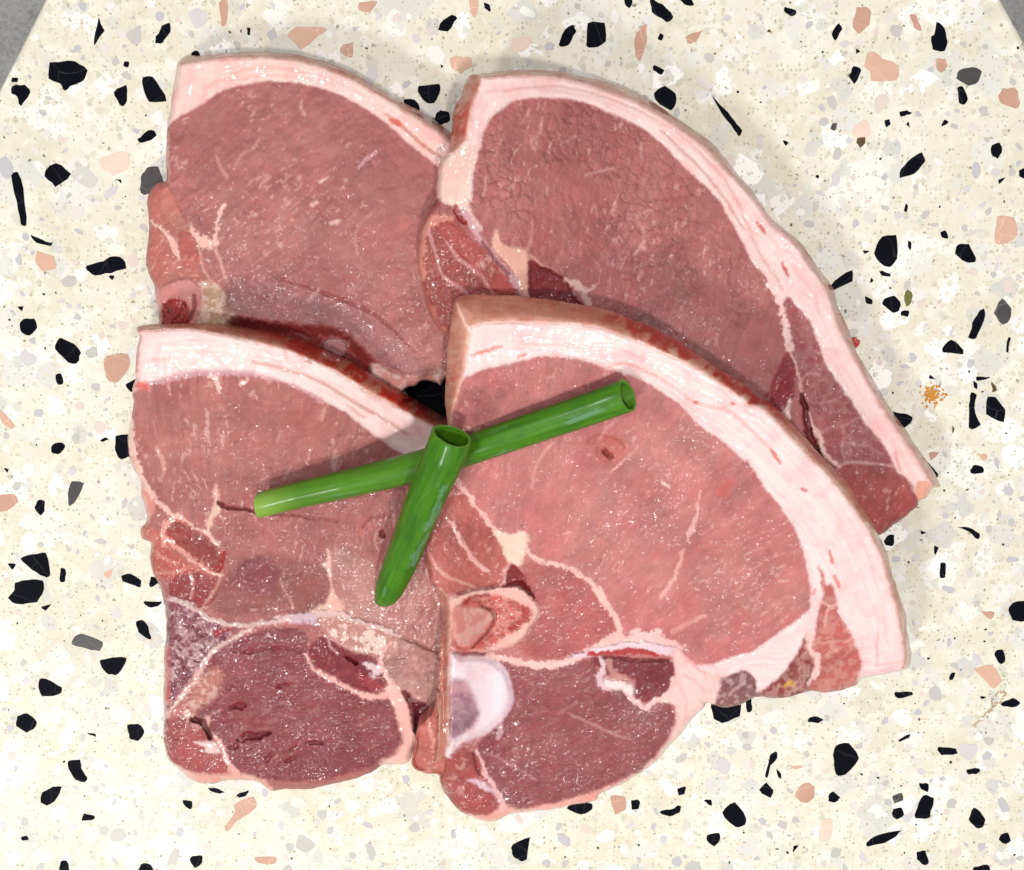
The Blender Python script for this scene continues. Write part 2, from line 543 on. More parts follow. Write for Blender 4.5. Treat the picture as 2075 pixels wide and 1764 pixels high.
    for i, (pn, plab) in enumerate(parts):
        f = faces[fpid == i]
        if len(f) < 30: 
            if len(f): print('  small', pn, len(f))
            if len(f) == 0: continue
        vv, inv = np.unique(f, return_inverse=True)
        inv = inv.reshape(-1)
        me = bpy.data.meshes.new(pn)
        me.vertices.add(len(vv)); me.vertices.foreach_set('co', (V[vv] - centre).astype(np.float32).ravel())
        me.loops.add(len(inv)); me.loops.foreach_set('vertex_index', inv.astype(np.int32))
        me.polygons.add(len(f)); me.polygons.foreach_set('loop_start', (np.arange(len(f)) * 4).astype(np.int32))
        me.update(calc_edges=True)
        me.polygons.foreach_set('use_smooth', np.ones(len(f), bool))
        ca = me.attributes.new('tissue', 'FLOAT_COLOR', 'POINT')
        ca.data.foreach_set('color', np.concatenate([np.clip(C2[vv], 0.002, .95), np.ones((len(vv), 1))], 1).astype(np.float32).ravel())
        la = me.attributes.new('lean', 'FLOAT', 'POINT'); la.data.foreach_set('value', L2[vv].astype(np.float32))
        wa = me.attributes.new('wet', 'FLOAT', 'POINT'); wa.data.foreach_set('value', W2[vv].astype(np.float32))
        me.materials.append(MEAT)
        me.normals_split_custom_set_from_vertices(VN[vv].astype(np.float32))
        o = bpy.data.objects.new(pn, me)
        o.parent = host if (pn == 'marrow' and host) else root
        if pn in ('bone', 'rib_bone', 'cartilage'): host = o
        if plab: o['label'] = plab
        COL.objects.link(o)
    return root

LOIN1 = (186, 112, 106); RED = (178, 78, 74); DARK = (138, 58, 60); PALE = (248, 200, 188); BONEW = (246, 226, 226)
#CHOPS#
exec_chops = True
# ================================================================== chop at the upper left
c1_out = T("A 322,190 345,165 400,135 460,140 520,130 640,120 760,115 880,115 1000,128 1120,150 1240,185 1340,225 1440,280 1540,340 1640,400 1740,455 1840,515 1950,590 "
           "2075,690 2200,830 2260,1000 2280,1250 2230,1500 2120,1700 B 1990,560 1915,650 1895,690 1860,670 1790,655 1740,690 1690,700 1650,745 1600,725 1560,690 1480,660 1350,600 1200,560 900,470 500,410 215,400 "
           "B 215,300 195,150 A 185,1500 150,1430 140,1350 150,1250 155,1150 150,1060 142,1000 160,950 200,905 240,893 262,870 258,760 260,650 268,540 285,440 300,350 318,240")
c1_sides = [dict(part='rind', inner=T("A 300,205 350,190 420,182 520,162 700,150 850,148 1000,160 1120,187 1240,226 1380,290 1500,358 1640,438 1760,515 1860,585 1960,655 2100,760"),
                 centre=(560, 500), col=(226, 168, 150), col2=(196, 134, 114), cw=10, red=[(720, 150, 60, 1.0), (850, 215, 70, 1.2), (905, 250, 40, 1.2)])]
c1_layers = [
    RG('fat_cap', "A 200,600 250,590 300,525 360,492 430,450 510,400 580,352 660,322 760,302 880,290 1000,295 1120,315 1240,348 1360,402 1460,462 1560,532 1640,600 1700,660 1780,720 1870,790 1960,850 2300,1000 2300,300 1500,-50 600,-100 100,-50", (252, 214, 206), h=.5, lean=.0, wet=.14, wob=2),
    LN("A 480,330 700,230 900,210 1100,240", [3, 6, 5, 3], (240, 180, 165), h=-.1, a=.7),
    LN("A 600,290 760,265 950,255 1120,280", [3, 5, 4, 2], (236, 176, 160), h=-.1, a=.6),
    LN("A 1560,480 1700,590 1800,680 1900,750", [2, 4, 4, 3], (205, 135, 120), h=-.2, a=.8),
    LN("A 1640,540 1740,620 1850,720", [2, 3, 3], (205, 135, 120), h=-.2, a=.7),
    LN("A 1600,520 1650,540", [8, 14], (222, 96, 74), h=0, a=.8),
    LN("A 262,600 262,700 265,800 275,900", [8, 9, 7], (224, 160, 150), h=0, a=.7, soft=4),
    RG('side_muscle', "A 120,1000 165,935 210,885 255,890 290,950 330,1020 360,1090 400,1150 440,1250 460,1340 440,1400 475,1480 330,1480 300,1560 240,1540 180,1500 120,1430 110,1330 130,1200", (198, 118, 108), h=-.5, wet=.5),
    RG('side_muscle', "A 250,900 300,960 340,1040 385,1130 395,1180 330,1180 250,1110 215,1000", (206, 128, 116), h=.4, hs=5),
    RG(None, "A 330,1200 410,1190 450,1260 450,1340 420,1400 360,1400 340,1300", (205, 112, 104), h=.3, hs=6),
    LN("A 180,1130 240,1180 285,1230 315,1300 335,1350", [3, 6, 10, 9, 4], (245, 196, 186), part='fat_seam'),
    LN("A 395,1150 440,1210 490,1250 550,1255 560,1160 580,1080 600,1020", [4, 10, 16, 12, 4, 3, 2], (246, 200, 188), part='fat_seam'),
    LN("A 540,1260 570,1330 600,1420 635,1540 655,1660", [6, 5, 4, 5, 6], (236, 180, 168)),
    LN("A 455,1250 470,1380 520,1480 570,1600", [5, 4, 5, 6], (226, 168, 152)),
    RG('gristle', "A 440,1500 560,1500 650,1640 680,1800 330,1840 350,1740 430,1640", (204, 160, 132), h=.2, lean=.5, mott=.7),
    RG('rib_bone', "A 180,1560 260,1500 330,1470 400,1470 455,1520 475,1600 445,1700 400,1800 180,1800", (214, 140, 136), h=.7, lean=.2, wet=.6, hs=6),
    RG('marrow', "A 230,1640 270,1590 330,1585 390,1620 400,1690 370,1800 200,1800", (176, 66, 64), h=.2, pit=.8, lean=.6, hs=5),
    LN("A 425,1570 430,1640 400,1710", [3, 5, 4], (96, 28, 28), h=-1.0),
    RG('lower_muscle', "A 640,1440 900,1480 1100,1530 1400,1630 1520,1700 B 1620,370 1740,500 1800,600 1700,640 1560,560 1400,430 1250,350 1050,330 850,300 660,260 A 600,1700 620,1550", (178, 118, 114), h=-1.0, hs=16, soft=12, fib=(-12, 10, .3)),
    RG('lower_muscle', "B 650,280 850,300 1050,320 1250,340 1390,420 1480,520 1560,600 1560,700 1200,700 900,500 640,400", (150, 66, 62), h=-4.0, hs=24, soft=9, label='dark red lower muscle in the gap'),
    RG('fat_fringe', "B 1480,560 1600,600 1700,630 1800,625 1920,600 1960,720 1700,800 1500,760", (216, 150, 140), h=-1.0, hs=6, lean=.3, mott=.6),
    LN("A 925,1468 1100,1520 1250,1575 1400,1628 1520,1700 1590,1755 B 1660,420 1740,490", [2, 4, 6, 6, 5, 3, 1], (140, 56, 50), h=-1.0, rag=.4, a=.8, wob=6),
    RG('jelly', "B 1190,430 1240,400 1300,410 1335,450 1325,510 1270,520 1210,480", (176, 120, 118), h=-2.5, hs=5, lean=.1, wet=1.0),
    LN("A 1410,800 1460,750 1510,710", [2, 5, 4], (232, 180, 184), h=0), LN("A 1180,890 1220,860", [6, 3], (245, 205, 195), h=0),
    LN("A 1130,1030 1160,1010", [6, 4], (250, 215, 205), h=0), LN("A 1240,1140 1290,1120", [6, 4], (248, 205, 195), h=0),
    LN("A 880,1590 900,1545 940,1520", [6, 4, 3], (220, 160, 155), h=0, a=.7), LN("A 1040,1560 990,1590", [4, 3], (220, 160, 155), h=0, a=.7),
    LN("A 1170,1530 1110,1595", [3, 6], (225, 170, 165), h=0, a=.8),
    LN("A 1065,410 1070,490", [3, 7], (226, 170, 160), h=0, a=.8),
    LN("A 670,800 720,720 760,700 810,640", [3, 4, 3, 2], (222, 160, 150), h=0, a=.6),
    LN("A 560,740 580,800 620,860 600,840", [3, 5, 6, 3], (236, 180, 168), h=0, a=.7),
    LN("A 1400,1330 1385,1230 1400,1160 1500,1060", [2, 3, 3, 2], (215, 155, 148), h=0, a=.6),
]
CH1 = Chop('pork_chop', 'pale pork chop at the top left, tucked under two others, with a dark curved gash', c1_out,
           lambda u, v: 19.0 - 3.0 * sstep(640, 800, v) + 0 * u, 30, dict(part='loin_muscle', col=(186, 117, 111)), c1_sides, c1_layers, .25, 1, [(40, 600, 350), (30, 800, 550)],
           [(450, 470, 90, .9), (560, 560, 120, 1.0), (700, 530, 90, .6), (760, 640, 120, .6), (360, 560, 80, .7), (620, 420, 90, .3)])

# ================================================================== chop at the upper right
c2_out = T("E 345,180 370,155 420,148 500,135 640,125 800,125 920,138 1040,165 1150,195 1280,235 1400,290 1500,350 1600,420 1700,490 1800,560 1870,640 1950,740 2040,840 "
           "F 700,-150 800,-70 880,0 940,90 1000,170 1060,250 1080,340 1110,410 1150,500 1200,630 1260,730 1330,850 1400,970 1480,1080 1560,1200 1640,1320 1700,1430 1685,1442 1650,1450 1620,1500 1570,1525 1560,1560 1480,1620 1400,1680 1330,1730 "
           "D 1720,1110 1560,1110 1320,1060 1120,960 980,820 915,710 E 240,1730 200,1700 150,1640 110,1560 80,1450 60,1350 50,1250 60,1150 80,1050 120,960 160,890 160,800 165,760 175,680 220,620 240,560 250,480 265,350 300,290 325,220")
c2_sides = [dict(part='rind', inner=T("E 330,150 430,172 500,166 640,158 800,160 920,180 1040,206 1150,242 1280,290 1400,345 1500,402 1600,475 1700,546 1790,622 1870,708 1950,790 2040,885 F 760,-90 840,0 895,90 955,170 1015,270 1045,350 1072,430 1104,520 1155,610 1215,730 1285,850 1355,970 1435,1090 1515,1210 1595,1340 1665,1450"),
                 centre=(1250, 620), col=(232, 182, 166), col2=(206, 150, 132), cw=12, red=[(1390, 190, 45, .9)]),
            dict(part='cut_side', inner=T("E 425,150 428,190 405,260 375,340 355,440 335,540 265,620"), centre=(1250, 330), col=(220, 150, 134), col2=(200, 118, 102), cw=14, wet=.5, red=[(925, 190, 50, .7), (940, 260, 40, .7)])]
c2_layers = [
    RG('fat_cap', "E 335,900 372,900 376,780 392,680 420,590 440,500 480,420 540,360 620,312 720,292 850,292 960,300 1080,330 1180,375 1290,420 1400,480 1490,550 1560,620 1640,700 1720,780 1800,850 1860,920 1900,1000 1960,1100 2010,1200 2050,1280 F 640,160 690,240 730,310 750,360 785,310 850,370 920,460 960,560 1000,680 1060,780 1120,870 1180,950 1230,1030 1290,1110 1360,1190 1410,1280 1440,1350 1500,1400 1540,1470 1565,1530 1800,1500 1300,300 E 2400,700 1500,0 600,-50 200,0 100,500 150,700 150,880", (252, 218, 213), h=.5, lean=0, wet=.14, wob=2),
    RG('fat_cap', "E 130,860 160,640 240,610 330,570 400,590 392,680 372,780 350,900 380,1000 430,1080 380,1060 310,1000 250,940 180,900", (242, 208, 196), h=.1, lean=.05, wet=.3),
    LN("E 560,250 800,220 1000,240 1200,300 1400,380 1600,500 1750,640 1850,740 1950,900 F 620,40 700,150 760,260", [2, 3, 4, 4, 3, 4, 5, 5, 5, 5, 4], (222, 166, 154), h=-.3, a=.75, rag=.15),
    LN("E 1500,480 1620,600 1720,700 1800,790 1900,930 2000,1080", [2, 4, 4, 4, 4, 3], (206, 150, 136), h=-.2, a=.7, rag=.15),
    LN("F 760,100 772,140 790,180", [2, 5, 3], (206, 70, 66), h=-.6), LN("E 1710,830 F 610,-180 640,-130", [2, 4, 3], (214, 110, 100), h=-.3, a=.0), LN("E 2040,1000 2060,1050", [4, 5], (214, 90, 84), h=-.3, a=.0),
    LN("Q2 990,905 1010,925 1025,945", [2, 4, 2], (206, 76, 70), h=-.4),
    RG('flank_muscle', "F 785,310 850,370 920,460 960,560 1000,680 1060,780 1120,870 1180,950 1230,1030 1290,1110 1360,1190 1410,1280 1440,1350 1500,1400 1540,1470 1600,1600 1330,1850 1200,1500 1100,1320 950,1150 900,950 880,880 835,700 800,600 790,450", (168, 92, 92), h=-.1, wet=.5, mott=.10, fib=(50, 9, .3)),
    RG(None, "F 1100,1320 1300,1310 1480,1400 1600,1600 1330,1850 1150,1500", (176, 88, 84), h=0, soft=20),
    RG('flank_muscle', "F 800,640 835,760 815,900 770,1010 650,1000 680,850 740,720", (152, 60, 66), h=-.6, hs=6, soft=8),
    LN("F 690,240 730,320 765,430 790,540 805,620", [16, 10, 8, 11, 10], (250, 208, 204), h=0, part='fat_seam'),
    LN("F 800,600 825,680 850,760 870,830 872,880", [9, 5, 4, 4, 2], (236, 186, 178), h=0),
    LN("F 800,920 785,990 775,1060", [3, 9, 10], (246, 206, 198), h=0),
    LN("F 872,890 890,980 900,1060 935,1180 985,1260", [3, 8, 9, 12, 8], (88, 18, 18), h=-2.6, rag=.1),  # slit whose shade is painted dark red, besides the cut groove
    LN("F 908,990 935,1080 975,1130 1000,1220 1060,1285 1105,1312", [3, 7, 12, 7, 6, 4], (240, 196, 186), h=.2, part='fat_seam'),
    LN("F 1105,1310 1180,1290 1290,1300 1420,1312", [5, 3, 3, 3], (224, 172, 168), h=0), LN("F 980,1120 1030,1085 1110,1080 1220,1020", [3, 3, 3, 2], (216, 160, 158), h=0, a=.7),
    LN("F 1110,1090 1125,1130 1110,1190 1130,1290", [2, 2, 2, 2], (216, 160, 158), h=0, a=.6), LN("F 870,800 900,770 970,765", [2, 4, 3], (224, 170, 166), h=0, a=.7), LN("F 880,880 940,940 1100,920", [2, 2, 1], (220, 166, 162), h=0, a=.6),
    LN("F 1130,1180 1280,1200 1350,1240", [2, 2, 2], (210, 150, 150), h=0, a=.5),
    RG(None, "F 1565,1400 1620,1400 1650,1450 1620,1500 1570,1520 1555,1460", (238, 176, 150), h=-.2, lean=0, soft=2),
    LN("F 1430,1240 1445,1290 1460,1340", [4, 6, 3], (232, 150, 146), h=0),
    RG('rib_muscle', "E 20,1150 90,1030 230,1000 300,1050 420,1180 520,1290 590,1380 680,1480 800,1700 240,1800 100,1640 20,1350", (164, 80, 74), h=-.8, hs=12, wet=.7, fib=(60, 8, .3)),
    RG(None, "E 150,1050 250,1030 420,1180 540,1310 640,1460 480,1440 380,1320 240,1160", (182, 92, 86), h=-.2, soft=6),
    LN("E 60,1350 55,1200 85,1080 150,1020 230,1000", [22, 18, 16, 16, 12], (222, 146, 130), h=.1, part='membrane', soft=5, a=.85),
    LN("E 70,1400 100,1500 150,1620 210,1700", [10, 10, 12, 12], (196, 116, 104), h=.1, a=.7, soft=5),
    LN("E 220,1150 290,1250 370,1310 430,1360 490,1450", [3, 5, 6, 6, 4], (222, 160, 158), h=.1, rag=.2),
    LN("E 110,1080 150,1200 190,1340 250,1390 340,1460", [4, 3, 3, 5, 5], (206, 142, 144), h=.1, rag=.2),
    LN("E 320,960 400,1090 480,1200 560,1300 620,1385 665,1470", [9, 8, 6, 7, 8, 7], (212, 166, 172), h=.2, part='membrane'),
    LN("E 270,940 300,1010 330,1040", [8, 12, 6], (160, 30, 32), h=-1.0, rag=.2),
    LN("E 440,1150 520,1260 590,1340", [2, 5, 4], (110, 26, 26), h=-1.2, rag=.1),
    RG('fat_seam', "E 500,1100 525,1075 545,1150 610,1185 700,1192 714,1280 706,1400 740,1490 680,1470 620,1340 560,1250 500,1190", (232, 178, 160), h=.3, lean=.1, hs=4),
    LN("E 720,1230 780,1280 840,1315", [4, 3, 2], (216, 150, 140), h=0), LN("E 732,1020 725,1110 705,1200", [2, 4, 6], (222, 160, 150), h=0, a=.8),
    RG('lower_muscle', "E 715,1260 780,1290 860,1330 950,1390 1000,1500 1060,1560 740,1560 712,1400", (140, 60, 62), h=-1.2, hs=8, wet=.7),
    LN("E 925,1380 1000,1400 1040,1450 1065,1530", [3, 12, 12, 12], (228, 184, 178), h=.2), LN("E 1040,1450 1110,1410", [8, 3], (226, 176, 170), h=.1),
    LN("E 1215,985 1230,920 1245,880", [8, 4, 2], (232, 174, 166), h=0, a=.8), LN("E 1390,1180 1400,1155 1370,1180 1340,1220", [8, 9, 4, 2], (236, 178, 168), h=0, a=.8),
    LN("E 1380,1180 1395,1080 1350,1020 1380,980 1450,965", [2, 3, 3, 3, 2], (214, 150, 146), h=-.1, a=.7), LN("E 1380,560 1385,660", [2, 6], (224, 168, 162), h=0, a=.7),
    LN("E 910,560 990,520", [3, 6], (228, 170, 160), h=0, a=.7), LN("E 1050,750 1090,735 1220,715", [7, 4, 5], (228, 172, 164), h=0, a=.7), LN("E 775,500 790,410", [5, 3], (222, 166, 158), h=0, a=.7),
    LN("E 1120,1000 1110,960 1100,920", [4, 3, 2], (224, 168, 160), h=0, a=.7), LN("E 1820,1010 1840,1090 1800,1160", [3, 4, 2], (176, 84, 84), h=-.2, a=.6),
    LN("E 600,830 620,800 660,770", [5, 4, 2], (222, 170, 166), h=0, a=.6), LN("E 460,760 440,870", [3, 3], (232, 184, 170), h=0, a=.7),
    LN("E 1600,1100 1605,1250 1590,1400 1540,1560", [1, 3, 3, 2], (150, 84, 84), h=-.5, a=.5), LN("E 1915,1160 1920,1280 1900,1400", [1, 2, 2], (150, 84, 84), h=-.5, a=.5),
    LN("F 130,50 140,150 100,260", [1, 3, 2], (150, 84, 84), h=-.5, a=.5),
]
def top2(u, v):
    s = sstep(1330, 960, u)
    return 22.0 + 18.5 * s * sstep(900, 300, v) + 9 * s * (1 - sstep(900, 300, v)) - 3 * sstep(1500, 1850, u)
CH2 = Chop('pork_chop', 'long pork chop at the top right with a white fat rim down its right side', c2_out,
           top2, 21, dict(part='loin_muscle', col=(184, 112, 107)), c2_sides, c2_layers, 1.0, 3, [(80, 1050, 300), (75, 1400, 550), (70, 1600, 800)],
           [(1230, 560, 110, .9), (1400, 640, 120, .9), (1500, 560, 90, .5), (1320, 700, 110, 1.0), (1650, 750, 120, .5), (900, 560, 100, .9), (1080, 480, 60, .3), (1700, 960, 110, .5)])

# ================================================================== chop at the lower left
c3_out = T("B 80,355 100,332 250,325 400,320 520,325 640,340 780,360 900,390 1020,420 1130,460 1230,510 1330,550 1440,610 1540,670 1640,730 1740,790 1830,850 1900,890 "
           "D 925,870 955,930 965,1050 960,1200 945,1330 925,1440 905,1500 C 1780,1270 1745,1290 1700,1370 1620,1385 1560,1380 1480,1430 1380,1470 1250,1500 1120,1530 960,1530 880,1540 820,1500 740,1475 620,1480 520,1500 420,1480 340,1420 280,1360 250,1300 240,1200 245,1100 240,1000 245,850 245,700 262,600 250,500 245,420 220,330 180,240 160,150 170,60 "
           "B 115,1600 105,1540 140,1500 140,1430 110,1350 105,1260 50,1150 30,1050 32,960 60,830 60,700 78,640 75,560 85,470 98,400")
c3_sides = [dict(part='rind', inner=T("B 60,375 100,368 150,356 250,350 400,352 520,370 640,396 760,425 880,452 1000,490 1100,530 1200,572 1300,622 1400,688 1500,746 1600,800 1700,858 1780,905 1860,940 1960,1000 2100,1090"),
                 centre=(560, 1100), col=(228, 172, 150), col2=(200, 132, 104), cw=12, red=[(600, 690, 80, 1.1), (700, 740, 80, 1.5), (780, 790, 60, 1.2), (840, 830, 50, .9)])]
c3_layers = [
    RG('fat_cap', "B -50,740 80,715 150,682 250,642 370,615 500,605 640,605 780,620 900,650 1020,685 1120,730 1220,790 1320,842 1420,920 1520,1000 1600,1052 1680,1100 1800,1180 2100,1400 2300,900 1200,200 300,100 -100,200", (254, 224, 219), h=.5, lean=0, wet=.14, wob=2),
    LN("B 140,690 250,655 370,625 520,612 700,612 850,635 1020,690 1200,790", [4, 9, 10, 10, 9, 7, 5, 3], (222, 176, 182), h=0, a=.65, soft=4),
    LN("B 780,545 1000,600 1200,680 1400,800 1560,890 1700,985", [2, 4, 4, 5, 4, 2], (206, 152, 138), h=-.4, a=.8, rag=.1), LN("B 1340,810 1440,880", [3, 3], (214, 160, 146), h=-.2, a=.6),
    LN("B 360,420 410,480 460,545 500,585", [3, 3, 3, 3], (255, 238, 225), h=.1, a=.9, rag=.8), LN("B 180,530 260,530 280,500", [3, 4, 3], (240, 186, 172), h=0, a=.7), LN("B 1090,545 1120,555", [3, 4], (196, 140, 128), h=0),
    LN("B 70,690 120,680 140,700", [9, 11, 4], (222, 84, 78), h=0, soft=7, a=.85), LN("B 80,600 85,480 95,400", [7, 6, 7], (220, 110, 96), h=0, a=.7, soft=4),
    LN("B 515,640 550,640 565,680 570,730", [6, 12, 7, 2], (242, 196, 188), h=0), LN("B 735,645 715,670 700,690", [4, 10, 3], (238, 190, 180), h=0, a=.9), LN("B 780,720 760,740", [3, 6], (236, 186, 176), h=0, a=.8),
    RG('side_fat', "B 0,900 45,960 55,1100 120,1250 200,1370 B 160,1500 100,1700 0,1500 -50,1100", (230, 158, 146), h=-.6, lean=.3, hs=6),
    LN("B 40,900 50,1060 110,1230 200,1370 300,1462 400,1522 500,1572 565,1645", [16, 12, 9, 5, 6, 6, 8, 5], (246, 198, 186), h=.1, part='fat_seam'),
    LN("B 200,1060 225,1110 240,1160 250,1200", [2, 6, 7, 3], (238, 176, 164), h=0, a=.8), LN("B 180,900 200,1000", [2, 3], (226, 160, 150), h=0, a=.6),
    RG('junction_fat', "B 545,1285 568,1290 582,1370 585,1440 560,1460 540,1490 520,1560 500,1530 502,1480 535,1400", (240, 194, 178), h=.4, lean=.05, hs=4),
    LN("B 575,1390 610,1405 680,1420 790,1440", [8, 6, 4, 2], (120, 30, 28), h=-1.4, rag=.2), LN("B 880,1450 1100,1470 1280,1495", [2, 4, 2], (142, 64, 60), h=-.6, a=.7),
    LN("B 1430,1530 1500,1470 1590,1470", [2, 4, 3], (136, 52, 48), h=-.7, a=.7), LN("B 1540,1550 1550,1580", [6, 7], (110, 30, 28), h=-1),
    LN("B 500,840 510,900 500,970 510,1020", [3, 8, 7, 3], (230, 182, 178), h=.1, a=.8), LN("B 595,990 590,1060", [6, 2], (232, 184, 178), h=0, a=.8), LN("B 1200,830 1180,890", [6, 2], (228, 172, 160), h=0, a=.8),
    LN("B 1265,1070 1255,1180", [3, 8], (232, 176, 166), h=0, a=.8), LN("B 1120,1060 1100,1150", [3, 3], (220, 162, 152), h=0, a=.7), LN("B 1000,1170 960,1250", [3, 2], (220, 162, 152), h=0, a=.6), LN("B 940,960 920,1020", [4, 2], (222, 168, 158), h=0, a=.6),
    RG('side_muscle', "B 130,1520 220,1560 240,1500 320,1480 420,1530 530,1620 600,1758 C 610,200 560,240 430,170 300,100 180,90 120,60 B 100,1700", (204, 112, 100), h=-.5, hs=8),
    RG('side_muscle', "B 250,1600 255,1540 300,1500 370,1515 460,1570 540,1640 590,1720 C 600,70 605,170 580,225 520,215 440,150 340,90 265,20", (162, 74, 70), h=-.2, hs=5, wet=.9),
    LN("B 300,1492 250,1520 235,1580 250,1650 C 250,30 320,90 420,160 520,232 600,262", [5, 7, 6, 6, 6, 6, 6, 6, 4], (232, 166, 154), h=.2, part='fat_seam'),
    RG('side_muscle', "C 130,80 240,90 330,140 460,220 540,260 440,290 300,300 220,260 150,240", (198, 104, 92), h=-.3, hs=7), LN("C 190,110 250,160 330,190", [3, 3, 3], (222, 150, 138), h=0, a=.7), LN("C 200,240 320,240 400,200", [3, 3, 2], (222, 150, 138), h=0, a=.7),
    RG('side_muscle', "C 280,290 400,235 520,262 590,280 560,380 520,430 430,450 290,400", (158, 66, 66), h=-.4, hs=7, wet=.9),
    LN("C 400,240 420,330 410,390", [3, 3, 3], (214, 146, 138), h=0, a=.8), LN("C 590,240 560,330 510,400 470,460", [4, 6, 4, 3], (226, 166, 148), h=.1), LN("C 620,370 560,440", [3, 5], (226, 166, 148), h=0),
    LN("B 590,1700 C 600,120 590,190 570,230", [3, 6, 8, 4], (196, 24, 26), h=-.3, soft=4),
    RG('middle_muscle', "C 620,260 740,160 900,130 1100,170 1210,200 1230,310 1160,470 900,500 700,500 540,480 560,350", (160, 96, 90), h=.1, hs=12, soft=8),
    RG('middle_muscle', "C 700,200 820,150 920,200 920,300 850,380 720,350 660,280", (150, 82, 84), h=.3, hs=10, soft=10),
    LN("C 940,280 960,340 990,390 1010,450", [3, 3, 3, 3], (206, 146, 136), h=0, a=.7),
    RG('junction_fat', "C 1215,100 1235,110 1252,220 1245,310 1280,380 1325,420 1312,470 1160,482 1120,470 1220,400 1238,300 1200,200 1180,190 1215,170", (240, 190, 176), h=.3, lean=.1, hs=4),
    RG('pale_muscle', "C 1260,60 1500,200 1900,250 2200,700 2000,1000 1700,980 1560,800 1640,620 1500,560 1330,480 1290,380 1270,250", (200, 136, 126), h=.2, soft=10, wet=.9, fib=(40, 8, .4)),
    RG('pale_muscle', "C 1640,620 1760,660 1890,720 2100,800 2000,1100 1860,1050 1700,975 1590,860 1565,770", (194, 140, 130), h=.3, hs=6),
    LN("C 1620,620 1760,665 1900,730", [2, 4, 3], (150, 96, 88), h=-.6, rag=.1),
    RG('lower_muscle', "C 1660,940 1760,1000 1860,1055 2000,1080 1980,1350 1760,1400 1720,1150", (118, 54, 60), h=-3.0, hs=10),
    RG('bone', "C 200,420 330,425 430,470 540,540 690,545 650,610 540,700 470,780 420,860 360,930 290,1010 200,1110 200,700", (146, 84, 98), h=.2, lean=.5, pit=.9, mott=.35, wet=.8),
    LN("C 560,610 620,580 690,560", [6, 12, 6], (180, 40, 40), h=-.4, soft=4), LN("C 255,430 300,440 330,460", [6, 10, 8], (140, 30, 50), h=-.2, soft=6, a=.6),
    LN("C 245,700 240,850 245,1000", [18, 20, 18], (204, 100, 92), h=0, soft=8, a=.8),
    LN("C 280,395 420,445 520,520 640,555 760,552 900,532", [8, 10, 9, 8, 8, 10], (214, 178, 172), h=.4, part='bone_edge'),
    LN("C 880,535 1050,508 1200,495 1300,505 1400,545 1540,570 1650,625", [10, 14, 16, 16, 14, 12, 7], (226, 186, 182), h=.6, part='bone_edge'),
    LN("C 760,572 640,650 545,705 485,780 435,870 370,950 300,1040 250,1110", [6, 9, 12, 12, 8, 8, 7, 6], (222, 182, 174), h=.4, part='bone_edge'),
    LN("C 1010,520 1100,520 1160,540", [8, 16, 6], (206, 180, 200), h=.2, a=.7, soft=6),
    RG('tenderloin', "C 540,740 600,680 720,620 850,575 980,570 1090,600 1100,740 1160,830 1300,915 1420,980 1560,990 1620,1060 1665,1180 1655,1260 1580,1330 1450,1400 1250,1465 1050,1490 850,1475 700,1430 640,1390 600,1290 530,1220 490,1140 430,1080 430,980 470,850", (144, 72, 74), h=.6, hs=16, fib=(10, 8, .8), wet=.75),
    RG(None, "C 400,960 520,820 600,850 560,960 470,1040 400,1080", (188, 118, 106), h=.3, mott=.5, soft=12),
    RG('fat_grain', "C 1150,520 1300,510 1500,580 1640,640 1570,760 1500,740 1380,700 1230,610", (198, 140, 128), h=.2, lean=.5, mott=.9, soft=5),
    RG('small_muscle', "C 1090,720 1180,620 1240,640 1330,700 1480,750 1560,830 1565,900 1500,955 1400,935 1250,855 1150,800", (138, 58, 62), h=-.2, hs=6),
    LN("C 1330,745 1380,775", [5, 7], (84, 16, 18), h=-1.5), LN("C 1460,790 1520,820 1500,850", [8, 18, 10], (232, 200, 204), h=.3, soft=5), LN("C 1420,860 1520,920", [10, 16], (170, 60, 72), h=0, soft=6, a=.7),
    LN("C 1090,735 1150,825 1290,905 1400,965 1520,985 1600,950 1575,860 1530,750 1600,660", [3, 5, 6, 7, 9, 12, 8, 6, 4], (240, 184, 176), h=.3, part='fat_seam'),
    LN("C 1210,610 1240,680 1280,720", [3, 3, 2], (222, 170, 164), h=0), LN("C 1240,640 1330,680 1430,700", [3, 3, 3], (224, 174, 166), h=0),
    RG('fat_edge', "C 1560,940 1620,900 1680,970 1720,1060 1735,1180 1790,1240 1790,1330 1700,1420 1560,1420 1540,1370 1620,1330 1665,1250 1650,1160 1620,1060", (250, 196, 186), h=-.1, hs=6, lean=.1, mott=.15),
    RG('corner_muscle', "C 200,1130 300,1110 400,1100 480,1190 540,1240 600,1310 625,1420 540,1445 400,1420 280,1360 200,1250", (170, 84, 82), h=-.3, hs=9, wet=.8),
    RG(None, "C 420,1250 480,1245 545,1250 585,1310 540,1315 490,1310 480,1280", (238, 204, 200), h=.3, lean=.1, soft=3), LN("C 380,1080 400,1100", [12, 10], (236, 190, 176), h=.5),
    LN("C 245,1110 330,1060 420,1010", [4, 4, 4], (224, 160, 150), h=0, a=.7),
    RG('fat_edge', "C 200,1280 270,1350 360,1415 480,1445 620,1440 640,1380 700,1440 850,1480 860,1600 300,1560 180,1400", (230, 168, 154), h=-.8, hs=7, lean=.25, mott=.2),
    LN("C 505,1100 515,1180 590,1270 622,1370 680,1430", [3, 4, 6, 8, 8], (232, 178, 168), h=.1, part='fat_seam'), LN("C 505,1130 530,1080 580,1060", [2, 3, 2], (210, 150, 144), h=0, a=.6),
